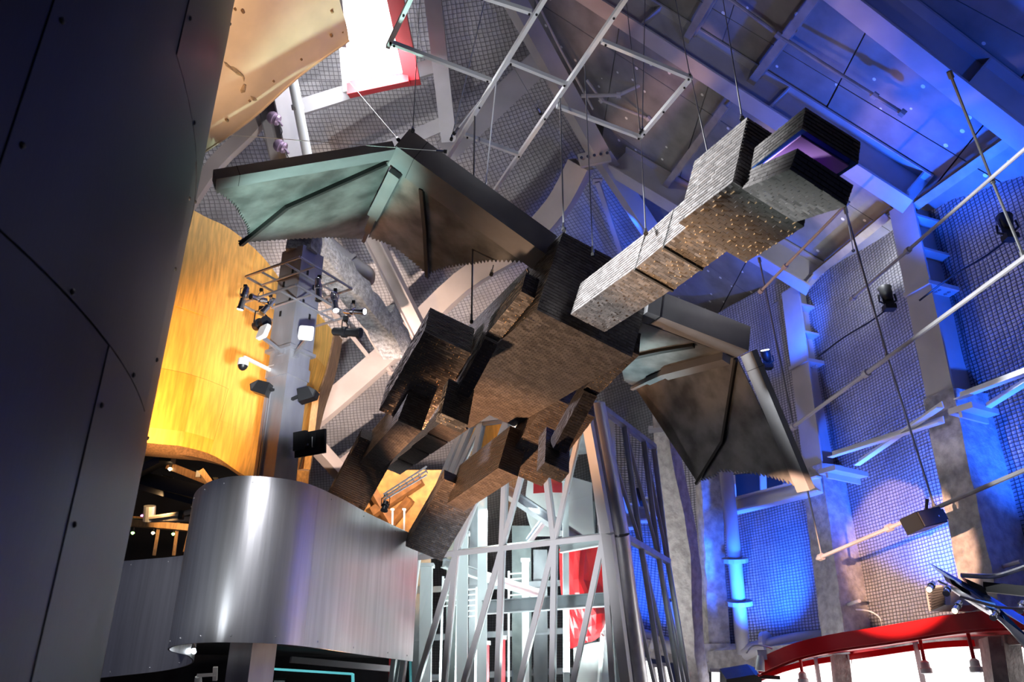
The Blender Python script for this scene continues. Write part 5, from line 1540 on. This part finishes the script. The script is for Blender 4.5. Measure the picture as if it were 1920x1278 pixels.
def strip(k, pts, wd, ht, m='wing_strip', nm='wing_strip', drop=.03, taper=None):
    c, R, d = frame_of(k)
    zl = -d[2] / 2 + .035
    q = [onplane(p, k, zl) for p in pts]
    w3 = [c + R @ V((p[0], p[1], zl - drop)) for p in q]
    b = MB()
    for i in range(len(w3) - 1):
        w_ = wd if taper is None else taper[i]
        h_ = ht if taper is None else taper[i] * .8
        b.bar(w3[i], w3[i + 1], w_, h_, R @ V((0, 0, 1)), ext=.01)
    b.build(nm, m, dr)
strip('wr_out', [(722, 303), (537, 385), (451, 455)], .07, .06)
strip('wr_in', [(792, 352), (799, 430), (803, 516)], .07, .06)
strip('wl_out', [(1382, 672), (1357, 826), (1308, 905)], .05, .05)
strip('wl_in', [(1300, 645), (1240, 655), (1180, 668)], .08, .05)
strip('wr_in', [(747, 318), (706, 398), (694, 428), (685, 448)], .2, .2, 'wing_bone', 'wing_finger', .06, (.2, .12, .06))
strip('wl_in', [(1362, 664), (1248, 694), (1215, 709), (1186, 723)], .2, .2, 'wing_bone', 'wing_finger', .06, (.2, .12, .06))
# hanging eyes
for x, y, k in ((1057, 434, 'body'), (985, 502, 'fr_upper'), (1209, 437, 'neck1')):
    c, R, d = frame_of(k)
    s = {'body': (1, -1, 1), 'fr_upper': (1, -1, 1), 'neck1': (1, -1, 1)}[k]
    p = c + R @ V((s[0] * d[0] / 2 - .04, s[1] * d[1] / 2 + .04, d[2] / 2))
    part('hanging_eye', 'chrome', dr, 'tube', [p, p + V((.02, 0, .05)), p + V((0, 0, .1))], .015, 6)
# ------------------------------------------------------------------ hanging steel frame
HZ = 11.0
hf = thing('hanging_frame', 'white steel grid frame hung level above the sculpture', 'frame', PZ(1000, 150, HZ))
F_ = lambda x, y, dz=0: PZ(x, y, HZ) + V((0, 0, dz))
for a, b_ in (((790, -45), (727, 88)), ((1038, -30), (800, 360)), ((1190, -28), (905, 390)), ((1293, 148), (1199, 258))):
    r = part('rail', 'white_steel', hf, 'bar', F_(*a), F_(*b_), .066, .075)
    for f in (.1, .5, .9):
        p = F_(*a).lerp(F_(*b_), f) - V((0, 0, .045))
        part('bolt', 'black_metal', r, 'lathe', p, p - V((0, 0, .02)), [(0, .018), (1, .018)], 6)
for a, b_ in (((731, 79), (921, 151)), ((900, -8), (996, 23)), ((953, 114), (1062, 158)), ((1128, 77), (1297, 147)), ((1044, 198), (1203, 258)), ((872, 252), (977, 291))):
    r = part('rung', 'white_steel', hf, 'bar', F_(*a), F_(*b_), .058, .075)
    for f in (.04, .96):
        p = F_(*a).lerp(F_(*b_), f) - V((0, 0, .045))
        part('bolt', 'black_metal', r, 'lathe', p, p - V((0, 0, .02)), [(0, .018), (1, .018)], 6)
# ------------------------------------------------------------------ cables
def cable(label, a, b_, r=.009, m='wire'):
    a, b_ = V(a), V(b_)
    t = thing('suspension_cable', label, 'cable', b_, 'suspension cables of the sculpture')
    part('wire', m, t, 'tube', [a, b_], r, 5)
    d = (b_ - a).normalized()
    part('clip', 'chrome', t, 'tube', [b_ - d * .16, b_ - d * .05], .022, 6)
    part('thimble', 'black_metal', t, 'tube', [b_ - d * .05, b_], .03, 6)
UPP = lambda x, y: P(x, y, 19)
cable('dark cable from the frame to the front corner of the body', F_(1050, 182), P(1057, 432, 11.1), .012)
cable('thick dark cable falling behind the inner wing arm', F_(890, 214), P(884, 606, 12.9), .016)
cable('bright cable slanting left of the middle rail', F_(931, 146), P(909, 360, 13.2), .012, 'white_steel')
cable('thin cable from the middle rail down past the neck base', F_(1096, 122), P(1112, 480, 11.6))
cable('cable from the right frame corner down to the neck', F_(1202, 262), P(1211, 438, 9.6))
cable('cable from the right frame corner up to the roof', UPP(1172, -20), F_(1201, 250), .01)
cable('second cable from the right frame corner up to the roof', UPP(1210, -20), F_(1204, 246), .01)
cable('cable from the far right rung end up to the rafter', PR(1262, -25, 1), F_(1294, 143), .01)
cable('cable from the head top up to the rafter', PR(1352, -25, 1), P(1392, 224, 8.6), .01)
cable('cable below the far right rung end to the head', F_(1297, 150), P(1330, 300, 9.1))
cable('long bright cable left of the frame going up', UPP(914, -20), P(846, 262, 13.5), .012, 'white_steel')
cable('second bright cable left of the frame going up', F_(955, 118), P(850, 252, 13.5), .012, 'white_steel')
cable('dark cable from the skylight to the wing elbow', P(652, 150, 20), P(747, 262, 11.2), .007)
cable('cable straight up from the wing elbow', P(788, -20, 19), P(774, 246, 11.2), .008)
cable('nearly level thin line across the left wing', P(418, 252, 11.6), P(838, 284, 11.9), .005, 'white_steel')
cable('thin cable between the two long rails', F_(962, 124), F_(1014, 214), .007)
cable('cable below the braced wing to the foreleg', P(925, 497, 11.9), P(921, 515, 11.6), .008)
cable('cable from the jaw down to the right', P(1586, 387, 7.8), P(1600, 470, 14), .01)
